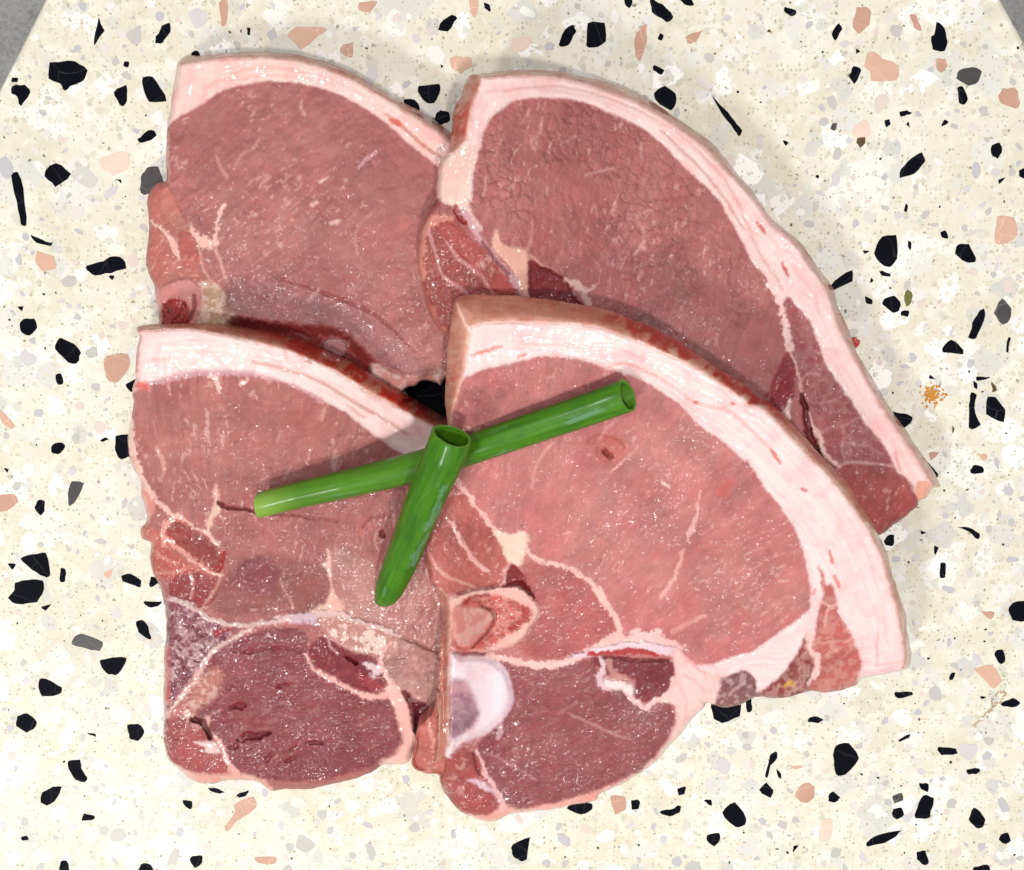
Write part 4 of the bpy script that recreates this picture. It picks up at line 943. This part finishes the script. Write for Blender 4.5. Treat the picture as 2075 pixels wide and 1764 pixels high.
# ------------------------------------------------------------------ terrazzo slab
def terrazzo_material():
    m, nt, b = new_mat("terrazzo_matrix")
    tc = N(nt, 'ShaderNodeTexCoord').outputs['Object']
    base = (0.645, 0.62, 0.53)
    n1 = noise(nt, tc, 28, 4, .6)
    col = mixc(nt, ramp(nt, n1, .35, .7), base, (0.585, 0.555, 0.44))
    n2 = noise(nt, tc, 140, 4, .6)
    col = mixc(nt, mth(nt, 'MULTIPLY', ramp(nt, n2, .45, .7), .6), col, (0.73, 0.715, 0.64))
    # dirt
    n3 = noise(nt, tc, 17, 5, .7)
    col = mixc(nt, mth(nt, 'MULTIPLY', ramp(nt, n3, .54, .74), .6), col, (0.46, 0.455, 0.37))
    def chips(scale, thr, size, colA, colB, amt, w=0.0):
        nonlocal col
        mp = N(nt, 'ShaderNodeMapping'); mp.inputs['Location'].default_value = (w, w * 1.7, 0)
        nt.links.new(tc, mp.inputs['Vector'])
        ds = N(nt, 'ShaderNodeTexNoise'); ds.inputs['Scale'].default_value = scale * 1.3; ds.inputs['Detail'].default_value = 2
        nt.links.new(mp.outputs[0], ds.inputs['Vector'])
        vm = N(nt, 'ShaderNodeVectorMath', operation='SCALE'); nt.links.new(ds.outputs['Color'], vm.inputs[0]); vm.inputs['Scale'].default_value = .9 / scale
        va = N(nt, 'ShaderNodeVectorMath', operation='ADD'); nt.links.new(mp.outputs[0], va.inputs[0]); nt.links.new(vm.outputs[0], va.inputs[1])
        vo = N(nt, 'ShaderNodeTexVoronoi', voronoi_dimensions='2D', distance='MINKOWSKI')
        vo.inputs['Exponent'].default_value = 1.4
        vo.inputs['Scale'].default_value = scale
        nt.links.new(va.outputs[0], vo.inputs['Vector'])
        sp = N(nt, 'ShaderNodeSeparateColor'); nt.links.new(vo.outputs['Color'], sp.inputs[0])
        on = ramp(nt, sp.outputs[0], thr, thr + .002)
        sz = mth(nt, 'MULTIPLY', sp.outputs[1], size)
        dd = mth(nt, 'SUBTRACT', sz, vo.outputs['Distance'])
        mk = ramp(nt, dd, 0, size * .12)
        mk = mth(nt, 'MULTIPLY', mth(nt, 'MULTIPLY', mk, on), amt)
        cc = mixc(nt, sp.outputs[2], colA, colB)
        col = mixc(nt, mk, col, cc)
    chips(48, .40, .62, (0.50, 0.50, 0.465), (0.82, 0.82, 0.79), .65, 6.0)
    chips(95, .35, .62, (0.47, 0.47, 0.45), (0.86, 0.86, 0.83), .8, 1.0)
    chips(170, .55, .55, (0.50, 0.50, 0.44), (0.74, 0.73, 0.66), .7, 2.0)
    chips(330, .60, .50, (0.46, 0.44, 0.34), (0.62, 0.58, 0.46), .7, 3.0)
    chips(640, .50, .36, (0.26, 0.22, 0.13), (0.54, 0.49, 0.36), .62, 4.0)
    chips(480, .90, .30, (0.08, 0.07, 0.05), (0.34, 0.28, 0.18), .7, 5.0)
    nt.links.new(col, b.inputs['Base Color'])
    nt.links.new(ramp(nt, n2, .3, .7, .32, .6), b.inputs['Roughness'])
    b.inputs['Specular IOR Level'].default_value = .16
    bp = N(nt, 'ShaderNodeBump'); nt.links.new(noise(nt, tc, 700, 3), bp.inputs['Height']); bp.inputs['Distance'].default_value = .0001; bp.inputs['Strength'].default_value = .5
    nt.links.new(bp.outputs[0], b.inputs['Normal'])
    return m
TERR = terrazzo_material()

def chip_material(name, c, var=.25, rough=.35, vein=None):
    m, nt, b = new_mat(name)
    tc = N(nt, 'ShaderNodeTexCoord').outputs['Object']
    n1 = noise(nt, tc, 180, 4, .6)
    a = lin(c) * .70
    col = mixc(nt, n1, tuple(a * (1 - var)), tuple(np.minimum(a * (1 + var), .93)))
    if vein is not None:
        w = N(nt, 'ShaderNodeTexVoronoi', feature='DISTANCE_TO_EDGE'); w.inputs['Scale'].default_value = 75
        dn = N(nt, 'ShaderNodeTexNoise'); dn.inputs['Scale'].default_value = 90
        nt.links.new(tc, dn.inputs['Vector'])
        vm = N(nt, 'ShaderNodeVectorMath', operation='SCALE'); nt.links.new(dn.outputs['Color'], vm.inputs[0]); vm.inputs['Scale'].default_value = .008
        va = N(nt, 'ShaderNodeVectorMath', operation='ADD'); nt.links.new(tc, va.inputs[0]); nt.links.new(vm.outputs[0], va.inputs[1])
        nt.links.new(va.outputs[0], w.inputs['Vector'])
        k = ramp(nt, w.outputs['Distance'], 0.012, 0.0)
        col = mixc(nt, mth(nt, 'MULTIPLY', k, .5), col, tuple(vein))
    nt.links.new(col, b.inputs['Base Color'])
    b.inputs['Roughness'].default_value = rough
    b.inputs['Specular IOR Level'].default_value = .25
    return m
M_BLACK = chip_material('black_stone', (9, 12, 22), .6, .6, (0.05, .05, .055))
M_BLACK.node_tree.nodes['Principled BSDF'].inputs['Specular IOR Level'].default_value = .05
M_DGREY = chip_material('dark_grey_stone', (76, 74, 74), .35, .4, (0.2, .2, .2))
M_OLIVE = chip_material('olive_stone', (112, 112, 44), .3)
M_PINKS = [chip_material('pink_stone', c, .14, .4, (0.75, .55, .45)) for c in ((230, 186, 164), (250, 222, 206), (212, 166, 146))]
M_BROWN = chip_material('brown_stone', (96, 74, 44), .4)
M_PALE = [chip_material('pale_stone', c, .07, .4) for c in ((224, 220, 222), (208, 206, 200), (240, 234, 226), (250, 248, 242), (206, 204, 208), (238, 222, 212), (248, 245, 236), (252, 250, 244))]
M_ORANGE = chip_material('rust_stain', (214, 142, 40), .35, .6)

# slab outline in sheet units, extended beyond the frame
slab_pts = T("D -520,2150 -560,1500 -470,900 -300,560 -130,330 -50,262 0,190 50,95 98,0 160,-115 260,-230 460,-330 1060,-370 1660,-330 1860,-240 1965,-110 2022,0 2076,98 2130,190 2250,340 2420,560 2600,900 2680,1500 2640,2150")
sp_ = spline(slab_pts, True, 4)
sx, sy = unproject(sp_[:, 0], sp_[:, 1], 0.0)
slab_root = bpy.data.objects.new('terrazzo_table', None)
slab_root.location = (0, 0, -0.45)
slab_root['label'] = 'cream terrazzo tabletop with black, pink and grey stone chips under the chops'
slab_root['category'] = 'table'
COL.objects.link(slab_root)
OFF = 0.45
ns = len(sx)
cxs, cys = sx.mean(), sy.mean()
verts = []; faces = []
prof = [(0.0, 0.0), (.0012, -.0004), (.0024, -.0016), (.0030, -.0035), (.0030, -.035)]
ctr = np.stack([sx - cxs, sy - cys], 1); ln_ = np.linalg.norm(ctr, axis=1)[:, None]; dirv = ctr / ln_
for (o_, z_) in prof:
    for i in range(ns):
        verts.append((sx[i] + dirv[i, 0] * (o_ - .0008), sy[i] + dirv[i, 1] * (o_ - .0008), z_ + OFF))
for r in range(len(prof) - 1):
    for i in range(ns):
        j = (i + 1) % ns
        faces.append((r * ns + i, r * ns + j, (r + 1) * ns + j, (r + 1) * ns + i))
faces.append(tuple(range(ns))[::-1]); faces.append(tuple(range((len(prof) - 1) * ns, len(prof) * ns)))
# orientation: make the top face point up
a_ = 0.5 * np.sum(sx * np.roll(sy, -1) - np.roll(sx, -1) * sy)
if a_ > 0:
    faces = [f[::-1] for f in faces]
slab = mesh_obj('slab', verts, faces, TERR, slab_root)
# plain drum shaped pedestal, from the underside of the slab to the floor
pv = []; pf = []
for k_, (r_, z_) in enumerate(((.13, .0), (.13, .02), (.10, .05), (.10, .38), (.15, .414))):
    for i in range(32):
        a = i / 32 * 2 * math.pi
        pv.append((math.cos(a) * r_ + cxs, math.sin(a) * r_ + cys, z_))
for k_ in range(4):
    for i in range(32):
        j = (i + 1) % 32
        pf.append((k_ * 32 + i, k_ * 32 + j, (k_ + 1) * 32 + j, (k_ + 1) * 32 + i))
mesh_obj('pedestal', pv, pf, TERR, slab_root)

BLACKS = """Q1 200,255 260,250 305,248 355,285 340,330 300,345 262,370 245,340 195,320;Q1 48,350 100,345 125,375 80,435 70,390 45,380;Q1 50,315 75,318 70,335 45,332;Q1 400,70 408,95 425,125 405,150 382,188 385,130;Q1 690,92 692,130 660,175 628,178 632,150 655,105;Q1 505,250 525,252 520,275 500,270;Q1 578,315 610,308 635,330 678,415 605,415 575,350;Q1 458,372 512,342 517,410 500,432 485,425;Q1 600,528 625,530 635,550 600,575 570,580 555,565;Q1 225,662 292,705 225,760 178,715 195,680;Q1 45,710 75,695 100,800 108,915 85,910 65,820;Q1 122,952 170,975 215,985 205,998 150,985;Q1 350,1078 420,1058 450,1038 500,1050 515,1090 450,1105 385,1118 350,1095;Q1 440,1120 465,1118 455,1138;Q1 95,1295 140,1290 152,1330 120,1362 82,1345 80,1310;Q1 245,1370 300,1395 328,1430 310,1475 275,1470 222,1415 230,1385;Q1 225,1520 250,1515 258,1555 235,1562;Q1 508,1560 548,1535 560,1590 530,1588;Q1 465,725 490,728 492,745;Q1 1695,350 1780,340 1785,370 1760,420 1720,415 1695,375;Q1 1785,448 1820,455 1825,490 1790,508 1762,490 1765,465;Q1 1635,400 1680,405 1700,430 1698,470 1650,450;Q1 1830,60 1855,75 1815,130 1772,122 1795,85;Q1 1000,112 1015,115 1012,145 1003,140;Q1 1960,10 1985,20 1988,50 1965,35;Q1 775,215 800,205 815,235 780,245;Q1 1785,262 1798,268 1788,278;Q1 170,1190 185,1190 178,1200;Q1 70,1245 95,1242 88,1262
Q2 187,185 215,120 248,100 258,125 228,190;Q2 305,92 375,92 382,170 330,195 303,190;Q2 558,-8 610,20 655,70 628,92 565,50;Q2 455,-10 490,0 478,35 458,20;Q2 680,-10 720,-10 740,25 700,20;Q2 1105,28 1150,42 1152,58 1130,68 1102,48;Q2 1325,92 1338,120 1310,168 1295,140;Q2 1722,85 1755,115 1765,170 1755,208 1705,203 1698,150 1712,140;Q2 1395,197 1412,210 1393,220;Q2 1385,265 1418,285 1390,342 1365,310;Q2 600,135 615,145 608,165 590,160;Q2 575,265 620,285 605,305 570,285;Q2 620,348 662,380 665,420 640,455 580,405 575,375;Q2 806,385 860,440 900,490 935,530 918,555 905,530 850,460;Q2 1095,570 1120,578 1110,592;Q2 1830,350 1848,400 1835,425 1812,420 1803,355;Q2 1570,455 1600,448 1622,460 1600,468 1575,475;Q2 1508,490 1528,483 1535,505 1515,518;Q2 1605,492 1612,515 1597,508;Q2 1752,485 1772,498 1740,515;Q2 1620,640 1660,618 1678,655 1630,705 1572,725 1575,685;Q2 1945,590 1975,578 1988,605 1970,645 1940,625;Q2 1970,730 2000,720 1975,748;Q2 2055,690 2085,680 2085,730 2055,715;Q2 1595,825 1605,835 1600,862 1588,855;Q2 1735,940 1760,935 1768,970 1745,965;Q2 1500,960 1560,950 1560,1050 1525,1090 1475,1050 1468,1015;Q2 1605,975 1620,985 1615,1015 1603,1000;Q2 1805,990 1850,990 1880,1045 1875,1065 1840,1065 1795,1030;Q2 1305,1140 1380,1093 1382,1140 1300,1180 1270,1190;Q2 1485,1100 1530,1108 1535,1122 1500,1118;Q2 1455,1125 1465,1140 1450,1148;Q2 1430,1200 1460,1215 1460,1235 1435,1230;Q2 1510,1210 1550,1200 1575,1225 1570,1260 1545,1270 1500,1235;Q2 1578,1262 1610,1260 1605,1285 1575,1280;Q2 1420,1015 1450,1020 1430,1030;Q2 1895,1260 1915,1250 1915,1300 1880,1375 1850,1370 1865,1310;Q2 1780,1375 1830,1420 1825,1440 1745,1430 1745,1410;Q2 2010,1370 2020,1370 2012,1430 2000,1425;Q2 1695,1520 1718,1540 1690,1535;Q2 1880,1530 1940,1528 1920,1540 1885,1545;Q2 1870,1545 1885,1555 1885,1580 1872,1570;Q2 1860,1590 1878,1600 1875,1680 1900,1720 1870,1740 1850,1735 1855,1640;Q2 1925,1612 1960,1610 1998,1660 1995,1715 1920,1680;Q2 1540,1665 1625,1690 1600,1730 1570,1740;Q2 1785,1725 1792,1740 1785,1760
Q3 210,40 250,30 268,50 235,82 208,70;Q3 405,20 430,10 440,22 410,28;Q3 470,0 540,0 535,80 490,100 465,60 468,25;Q3 15,135 35,140 30,155;Q3 155,262 185,270 180,310 165,328 138,295;Q3 80,500 130,485 190,475 205,570 180,578 130,545;Q3 30,520 65,525 50,548;Q3 245,540 265,545 265,595 240,595;Q3 60,600 110,590 175,590 180,625 150,680 110,685 60,685 30,660 60,630;Q3 165,695 210,685 185,715;Q3 490,570 530,562 572,590 570,618 540,610 500,595;Q3 610,575 650,580 645,600 608,620;Q3 580,675 660,675 640,695 600,700;Q3 550,755 590,755 615,825 600,830 560,800;Q3 405,910 480,900 515,905 500,940 480,970 440,972 410,940;Q3 160,990 185,988 255,1025 240,1055 170,1060 155,1025;Q3 70,1140 110,1128 148,1160 145,1185 110,1208 65,1180;Q3 515,1175 560,1170 588,1205 560,1240 530,1235 520,1205;Q3 350,1208 385,1210 390,1225;Q3 275,1320 325,1315 330,1350 355,1390 345,1408 305,1400 280,1360;Q3 170,1450 215,1425 252,1427 235,1470 190,1503 165,1490;Q3 340,1535 385,1545 380,1560 330,1565;Q3 738,1480 780,1485 775,1520 750,1505;Q3 840,1432 885,1435 912,1450 880,1455;Q3 955,1458 1010,1440 995,1465 970,1470;Q3 85,1630 110,1625 118,1642 90,1645;Q3 780,1705 820,1705 820,1735 790,1757 768,1720;Q3 245,1730 270,1725 285,1775 240,1775;Q3 570,1740 610,1740 625,1775 560,1775
Q4 0,1660 75,1628 65,1680 60,1720 35,1730 0,1700;Q4 220,1515 250,1480 325,1495 325,1520 280,1540;Q4 670,1435 705,1425 700,1455 675,1462;Q4 482,1480 520,1485 515,1515 485,1520;Q4 595,1530 640,1515 685,1503 680,1530 640,1548;Q4 775,1480 808,1478 810,1505;Q4 850,1530 905,1485 950,1555 945,1580 910,1592 870,1560;Q4 790,1625 840,1612 845,1640 820,1670 790,1645;Q4 1000,1440 1030,1408 1060,1440 1050,1470 1020,1460;Q4 1050,1290 1075,1285 1075,1310 1050,1340 1035,1390 1025,1385 1040,1330;Q4 1070,1350 1090,1375 1092,1395 1080,1388;Q4 1310,1260 1365,1248 1408,1310 1350,1380 1310,1375 1305,1320;Q4 1285,1455 1300,1445 1332,1470 1310,1490 1282,1485;Q4 1650,1410 1690,1415 1685,1450 1655,1435;Q4 1545,1515 1575,1510 1590,1540 1560,1560 1540,1545;Q4 1665,1460 1708,1470 1695,1555 1632,1555 1640,1510;Q4 1850,1560 1870,1510 1900,1530 1918,1560 1910,1590 1880,1595;Q4 1450,1640 1500,1615 1580,1600 1540,1640 1440,1670 1435,1655;Q4 1640,1690 1675,1685 1690,1735 1670,1745 1642,1720;Q4 1980,1620 2010,1612 2022,1645 2000,1660 1972,1640;Q4 1840,1355 1895,1352 1895,1370 1850,1378;Q4 1725,1265 1800,1272 1805,1295 1740,1298;Q4 1565,1235 1615,1212 1610,1228 1570,1245;Q4 1140,1665 1160,1665 1140,1695;Q4 1870,1750 1930,1740 1940,1775 1870,1775;D 800,765 905,755 930,875 870,850;Q4 1200,1150 1230,1140 1265,1155 1240,1168 1200,1165;Q4 1550,1040 1620,1042 1625,1055 1560,1070;Q4 805,1080 930,1070 925,1140 850,1168 820,1150;Q4 945,1070 970,1070 972,1120 950,1125;Q4 1895,1060 1922,1062 1905,1072;Q4 1980,1090 2030,1065 2060,1085 2040,1105 1990,1100;Q4 1780,965 1798,965 1785,995 1770,990;Q4 1965,870 1990,870 2000,920 1975,930 1955,895;Q4 2030,680 2085,670 2085,755 2030,750 2010,710;Q4 1735,520 1760,520 1755,580 1735,580;Q4 1710,450 1728,455 1715,490;Q4 1805,372 1850,375 1895,400 1890,425 1850,395;Q4 1525,405 1550,405 1545,450 1515,448 1507,430;Q4 1870,122 1910,130 1910,158 1855,155;Q4 1655,390 1680,395 1660,405;Q4 1675,95 1728,160 1718,175"""  # the sheet-unit entry is a black chip added for the gap's deep shade
DGREYS = "Q1 595,680 640,675 665,740 620,790 570,785 570,720;Q2 1812,285 1870,272 1905,290 1890,335 1850,350 1800,320;Q2 1985,1210 2022,1250 2015,1300 1990,1320 1950,1270;Q3 290,185 340,195 310,270 280,292 275,240;Q3 300,820 330,805 420,840 405,878 350,865 290,850;Q4 1540,1465 1580,1450 1585,1480 1550,1495;Q2 1300,500 1320,500 1310,530 1290,525"
OLIVES = "Q2 1600,1175 1620,1185 1618,1230 1600,1245 1588,1215"
BROWNS = "Q2 1942,1545 1965,1580 1950,1592;Q2 1400,560 1430,555 1432,580 1412,600 1395,580;Q2 1345,1255 1358,1258 1350,1268"
PINKS = """Q1 410,640 500,612 525,640 520,690 460,710 405,680;Q1 1160,145 1200,110 1310,110 1325,125 1220,203 1190,170;Q1 1375,195 1430,170 1430,230 1400,230;Q1 885,10 925,0 920,90 900,110;Q1 430,1440 520,1435 525,1490 480,1550 440,1550 420,1490;Q1 150,1020 220,1040 230,1090 170,1100 140,1060;Q1 1820,235 1905,230 1915,270 1870,300 1830,275;Q1 0,1660 30,1690 65,1730 40,1745 0,1700;Q1 1455,10 1530,5 1500,50 1450,40;Q1 1900,0 1940,0 1925,75 1905,50;Q2 1440,215 1470,208 1500,235 1565,265 1560,330 1455,330 1450,285 1422,270;Q2 1395,35 1450,35 1450,100 1400,140 1380,110;Q2 1720,240 1755,238 1765,270 1740,298 1718,270;Q2 1990,360 2040,355 2060,420 2045,442 1980,420 1968,390;Q2 1965,880 2035,880 2050,960 2000,990 1955,985;Q2 525,105 548,100 545,170 520,250 500,230 495,160;Q2 710,145 775,120 745,170 712,178;Q2 1400,500 1440,490 1455,540 1425,585 1395,560 1378,540;Q2 1610,60 1640,60 1660,130 1630,110
Q3 0,240 60,240 75,270 40,300 0,315;Q3 150,900 230,825 242,835 175,910;Q3 955,1490 1030,1465 1040,1510 960,1570 920,1610 912,1590 950,1540;Q3 1030,1710 1120,1710 1110,1740 1040,1735;Q3 420,560 460,540 440,585;Q4 1160,1425 1200,1410 1230,1430 1225,1470 1185,1495 1145,1470;Q4 1255,1560 1300,1555 1290,1640 1245,1650;Q4 1870,950 1950,930 1985,1000 1950,1030 1900,980;Q4 1900,715 1960,720 1940,750;Q4 1685,70 1735,70 1700,105;Q4 395,1465 460,1465 460,1520 420,1540;Q4 1120,1340 1180,1345 1150,1355;Q4 1880,75 1930,85 1910,110;Q2 0,155 90,150 60,200 0,215"""

taken = []
def rough_poly(P, jit, sub=3):
    P = np.asarray(P)
    out = []
    m = len(P)
    for i in range(m):
        a, b = P[i], P[(i + 1) % m]
        d = b - a
        L = np.hypot(*d) + 1e-9
        nrm = np.array([-d[1], d[0]]) / L
        for k in range(sub):
            t = k / sub
            j = rng.gauss(0, jit) * min(1, L / 25)
            p0, p3 = P[(i - 1) % m], P[(i + 2) % m]
            cr = 0.5 * ((2 * a) + (-p0 + b) * t + (2 * p0 - 5 * a + 4 * b - p3) * t * t + (-p0 + 3 * a - 3 * b + p3) * t ** 3)
            q = .3 * cr + .7 * (a + d * t)
            if k == 0: q = .95 * a + .025 * (p0 + b)
            out.append(q + nrm * j)
    return out
def chip_mesh(P, top=.00012):
    P = np.array(P)
    x, y = unproject(P[:, 0], P[:, 1], 0.0)
    ar = np.sum(x * np.roll(y, -1) - np.roll(x, -1) * y)
    if ar < 0: x, y = x[::-1], y[::-1]
    n = len(x)
    cx, cy = x.mean(), y.mean()
    v = [(cx + (a - cx) * .97, cy + (b - cy) * .97, top + OFF) for a, b in zip(x, y)] + [(a, b, top * .5 + OFF) for a, b in zip(x, y)] + [(a, b, -.002 + OFF) for a, b in zip(x, y)]
    f = [tuple(range(n))]
    for r in (0, 1):
        for i in range(n):
            j = (i + 1) % n
            f.append((r * n + i, (r + 1) * n + i, (r + 1) * n + j, r * n + j))
    return v, f
def add_chip(P, mat, label=None, top=.00012):
    v, f = chip_mesh(P, top)
    o = mesh_obj('stone_chip', v, f, mat, slab_root)
    c = np.mean(P, axis=0); r = np.max(np.linalg.norm(np.array(P) - c, axis=1))
    taken.append((c[0], c[1], r))
    return o
nchip = 0
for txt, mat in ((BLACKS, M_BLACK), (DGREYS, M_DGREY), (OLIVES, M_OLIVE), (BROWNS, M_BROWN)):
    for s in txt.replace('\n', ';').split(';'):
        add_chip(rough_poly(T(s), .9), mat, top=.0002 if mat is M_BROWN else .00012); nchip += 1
for s in PINKS.replace('\n', ';').split(';'):
    add_chip(rough_poly(T(s), 1.2), rng.choice(M_PINKS)); nchip += 1
meat_polys = [c.outline for c in (CH1, CH2, CH3, CH4)]
def under_meat(x, y):
    for P in meat_polys:
        if poly_sdf(np.array([x]), np.array([y]), P)[0] > 6: return True
    return False
def rand_chip(x, y, r):
    n = rng.randint(5, 8)
    el = rng.uniform(.45, 1.0); ang = rng.uniform(0, math.pi)
    P = []
    for i in range(n):
        a = (i + rng.uniform(-.3, .3)) / n * 2 * math.pi
        rr = r * rng.uniform(.7, 1.15)
        px, py = math.cos(a) * rr, math.sin(a) * rr * el
        P.append((x + px * math.cos(ang) - py * math.sin(ang), y + px * math.sin(ang) + py * math.cos(ang)))
    return np.array(P)
def free_spot(r, tries=60):
    for _ in range(tries):
        x, y = rng.uniform(-20, 2095), rng.uniform(-20, 1784)
        if x < 110 - .55 * y + 25 or x > 2000 + .5 * y + 40: 
            if y < 260: continue
        if any((x - a) ** 2 + (y - b) ** 2 < (r * .9 + c_ * .85) ** 2 for a, b, c_ in taken): continue
        if under_meat(x, y): continue
        return x, y
    return None
n_ind = 298 - nchip
for i in range(n_ind):
    r = rng.choice([20, 17, 15, 13, 12, 22])
    sp = free_spot(r)
    if sp: add_chip(rough_poly(rand_chip(*sp, r), .8), rng.choice(M_PALE), top=.00009)
print('chips', nchip, n_ind)
# smaller chips, too small to pick apart singly
def stuff_chips(name, count, r0, r1, mats):
    V = []; Fc = []; Mi = []
    for i in range(count):
        r = rng.uniform(r0, r1)
        sp = free_spot(r, 8)
        if not sp: continue
        P = rand_chip(*sp, r)
        taken.append((*sp, r))
        v, f = chip_mesh(P, .00007)
        o = len(V); V += v
        mi = rng.randrange(len(mats))
        for ff in f: Fc.append(tuple(q + o for q in ff)); Mi.append(mi)
    ob = mesh_obj(name, V, Fc, None, slab_root)
    for m_ in mats: ob.data.materials.append(m_)
    ob.data.polygons.foreach_set('material_index', Mi)
    ob['kind'] = 'stuff'
stuff_chips('small_chips', 800, 4, 12, M_PALE + [M_PALE[0], M_PALE[4], M_PALE[1], M_PALE[2]])
stuff_chips('tiny_dark_chips', 130, 1.6, 4.0, [M_BLACK, M_BROWN, M_DGREY])
# rust stain: a cluster of tiny crumbs
V = []; Fc = []
for i in range(150):
    x = 1890 + rng.gauss(0, 9); y = 800 + rng.gauss(0, 9)
    v, f = chip_mesh(rand_chip(x, y, rng.uniform(1, 3.4)), .0002 + rng.uniform(0, .00005))
    o = len(V); V += v; Fc += [tuple(q + o for q in ff) for ff in f]
st = mesh_obj('rust_stain', V, Fc, M_ORANGE, slab_root); st['kind'] = 'stuff'

# ------------------------------------------------------------------ small scraps
def scrap(name, label, cat, pts, z, col, rough=.3):
    m, nt, b = new_mat(name + '_surface')
    tc = N(nt, 'ShaderNodeTexCoord').outputs['Object']
    c = alb(col)
    nt.links.new(mixc(nt, noise(nt, tc, 900, 3), tuple(c * .7), tuple(np.minimum(c * 1.3, .9))), b.inputs['Base Color'])
    b.inputs['Roughness'].default_value = rough; b.inputs['Coat Weight'].default_value = .6
    P = spline(pts, False, 4)
    X, Y = unproject(P[:, 0], P[:, 1], z)
    base = np.array([X.mean(), Y.mean(), z])
    n = 10; V = []; F_ = []
    for i in range(len(P)):
        t = i / (len(P) - 1)
        r = .0002 + .0008 * math.sin(math.pi * min(max(t, .05), .95)) * (.6 + rng.random() * .8)
        if name == 'brown_fibre': r *= .32
        for j in range(n):
            a = j / n * 2 * math.pi
            k0, k1 = max(i - 1, 0), min(i + 1, len(P) - 1)
            tx, ty = X[k1] - X[k0], Y[k1] - Y[k0]; L = math.hypot(tx, ty) + 1e-12
            V.append((X[i] - base[0] - ty / L * math.cos(a) * r, Y[i] - base[1] + tx / L * math.cos(a) * r, r * .6 + math.sin(a) * r * .6 + .0001))
    for i in range(len(P) - 1):
        for j in range(n):
            F_.append((i * n + j, i * n + (j + 1) % n, (i + 1) * n + (j + 1) % n, (i + 1) * n + j))
    F_.append(tuple(range(n))[::-1]); F_.append(tuple(range((len(P) - 1) * n, len(P) * n)))
    o = mesh_obj(name, V, F_, m, None, True)
    o.location = base; o['label'] = label; o['category'] = cat
scrap('meat_scrap', 'tiny red meat scrap on the terrazzo against the upper right chop', 'meat scrap', T("F 1165,555 1185,560 1200,585 1190,610"), .0002, (206, 60, 56))
V = []; Fc = []
P_ = spline(T("I 1900,1640 1960,1580 2000,1530 2010,1480 2050,1440 2085,1450 2060,1490 2020,1520 1990,1560"), False, 12)
for p_ in P_:
    for q in range(1):
        v, f = chip_mesh(rand_chip(p_[0] + rng.gauss(0, 1.6), p_[1] + rng.gauss(0, 1.6), rng.uniform(.7, 2.4)), .0002 + rng.uniform(0, .00005))
        o = len(V); V += v; Fc += [tuple(a_ + o for a_ in ff) for ff in f]
st = mesh_obj('brown_stain', V, Fc, chip_material('brown_smear', (200, 172, 140), .3, .6), slab_root); st['kind'] = 'stuff'

# ------------------------------------------------------------------ floor
def floor_material():
    m, nt, b = new_mat("grey_concrete")
    tc = N(nt, 'ShaderNodeTexCoord').outputs['Object']
    n1 = noise(nt, tc, 9, 6, .65)
    col = mixc(nt, ramp(nt, n1, .3, .7), (.20, .20, .205), (.36, .355, .35))
    n2 = noise(nt, tc, 260, 4, .7)
    col = mixc(nt, ramp(nt, n2, .35, .7, .0, .55), col, (.46, .46, .45))
    n3 = noise(nt, tc, 60, 5, .7)
    col = mixc(nt, ramp(nt, n3, .58, .68, 0, .5), col, (.12, .12, .12))
    nt.links.new(col, b.inputs['Base Color'])
    bp = N(nt, 'ShaderNodeBump'); nt.links.new(n2, bp.inputs['Height']); bp.inputs['Distance'].default_value = .002
    nt.links.new(bp.outputs[0], b.inputs['Normal'])
    nt.links.new(ramp(nt, noise(nt, tc, 30, 3), .3, .7, .3, .6), b.inputs['Roughness'])
    return m
fl = mesh_obj('floor', [(-3, -3, -.45), (3, -3, -.45), (3, 3, -.45), (-3, 3, -.45)], [(0, 1, 2, 3)], floor_material())
fl['kind'] = 'structure'
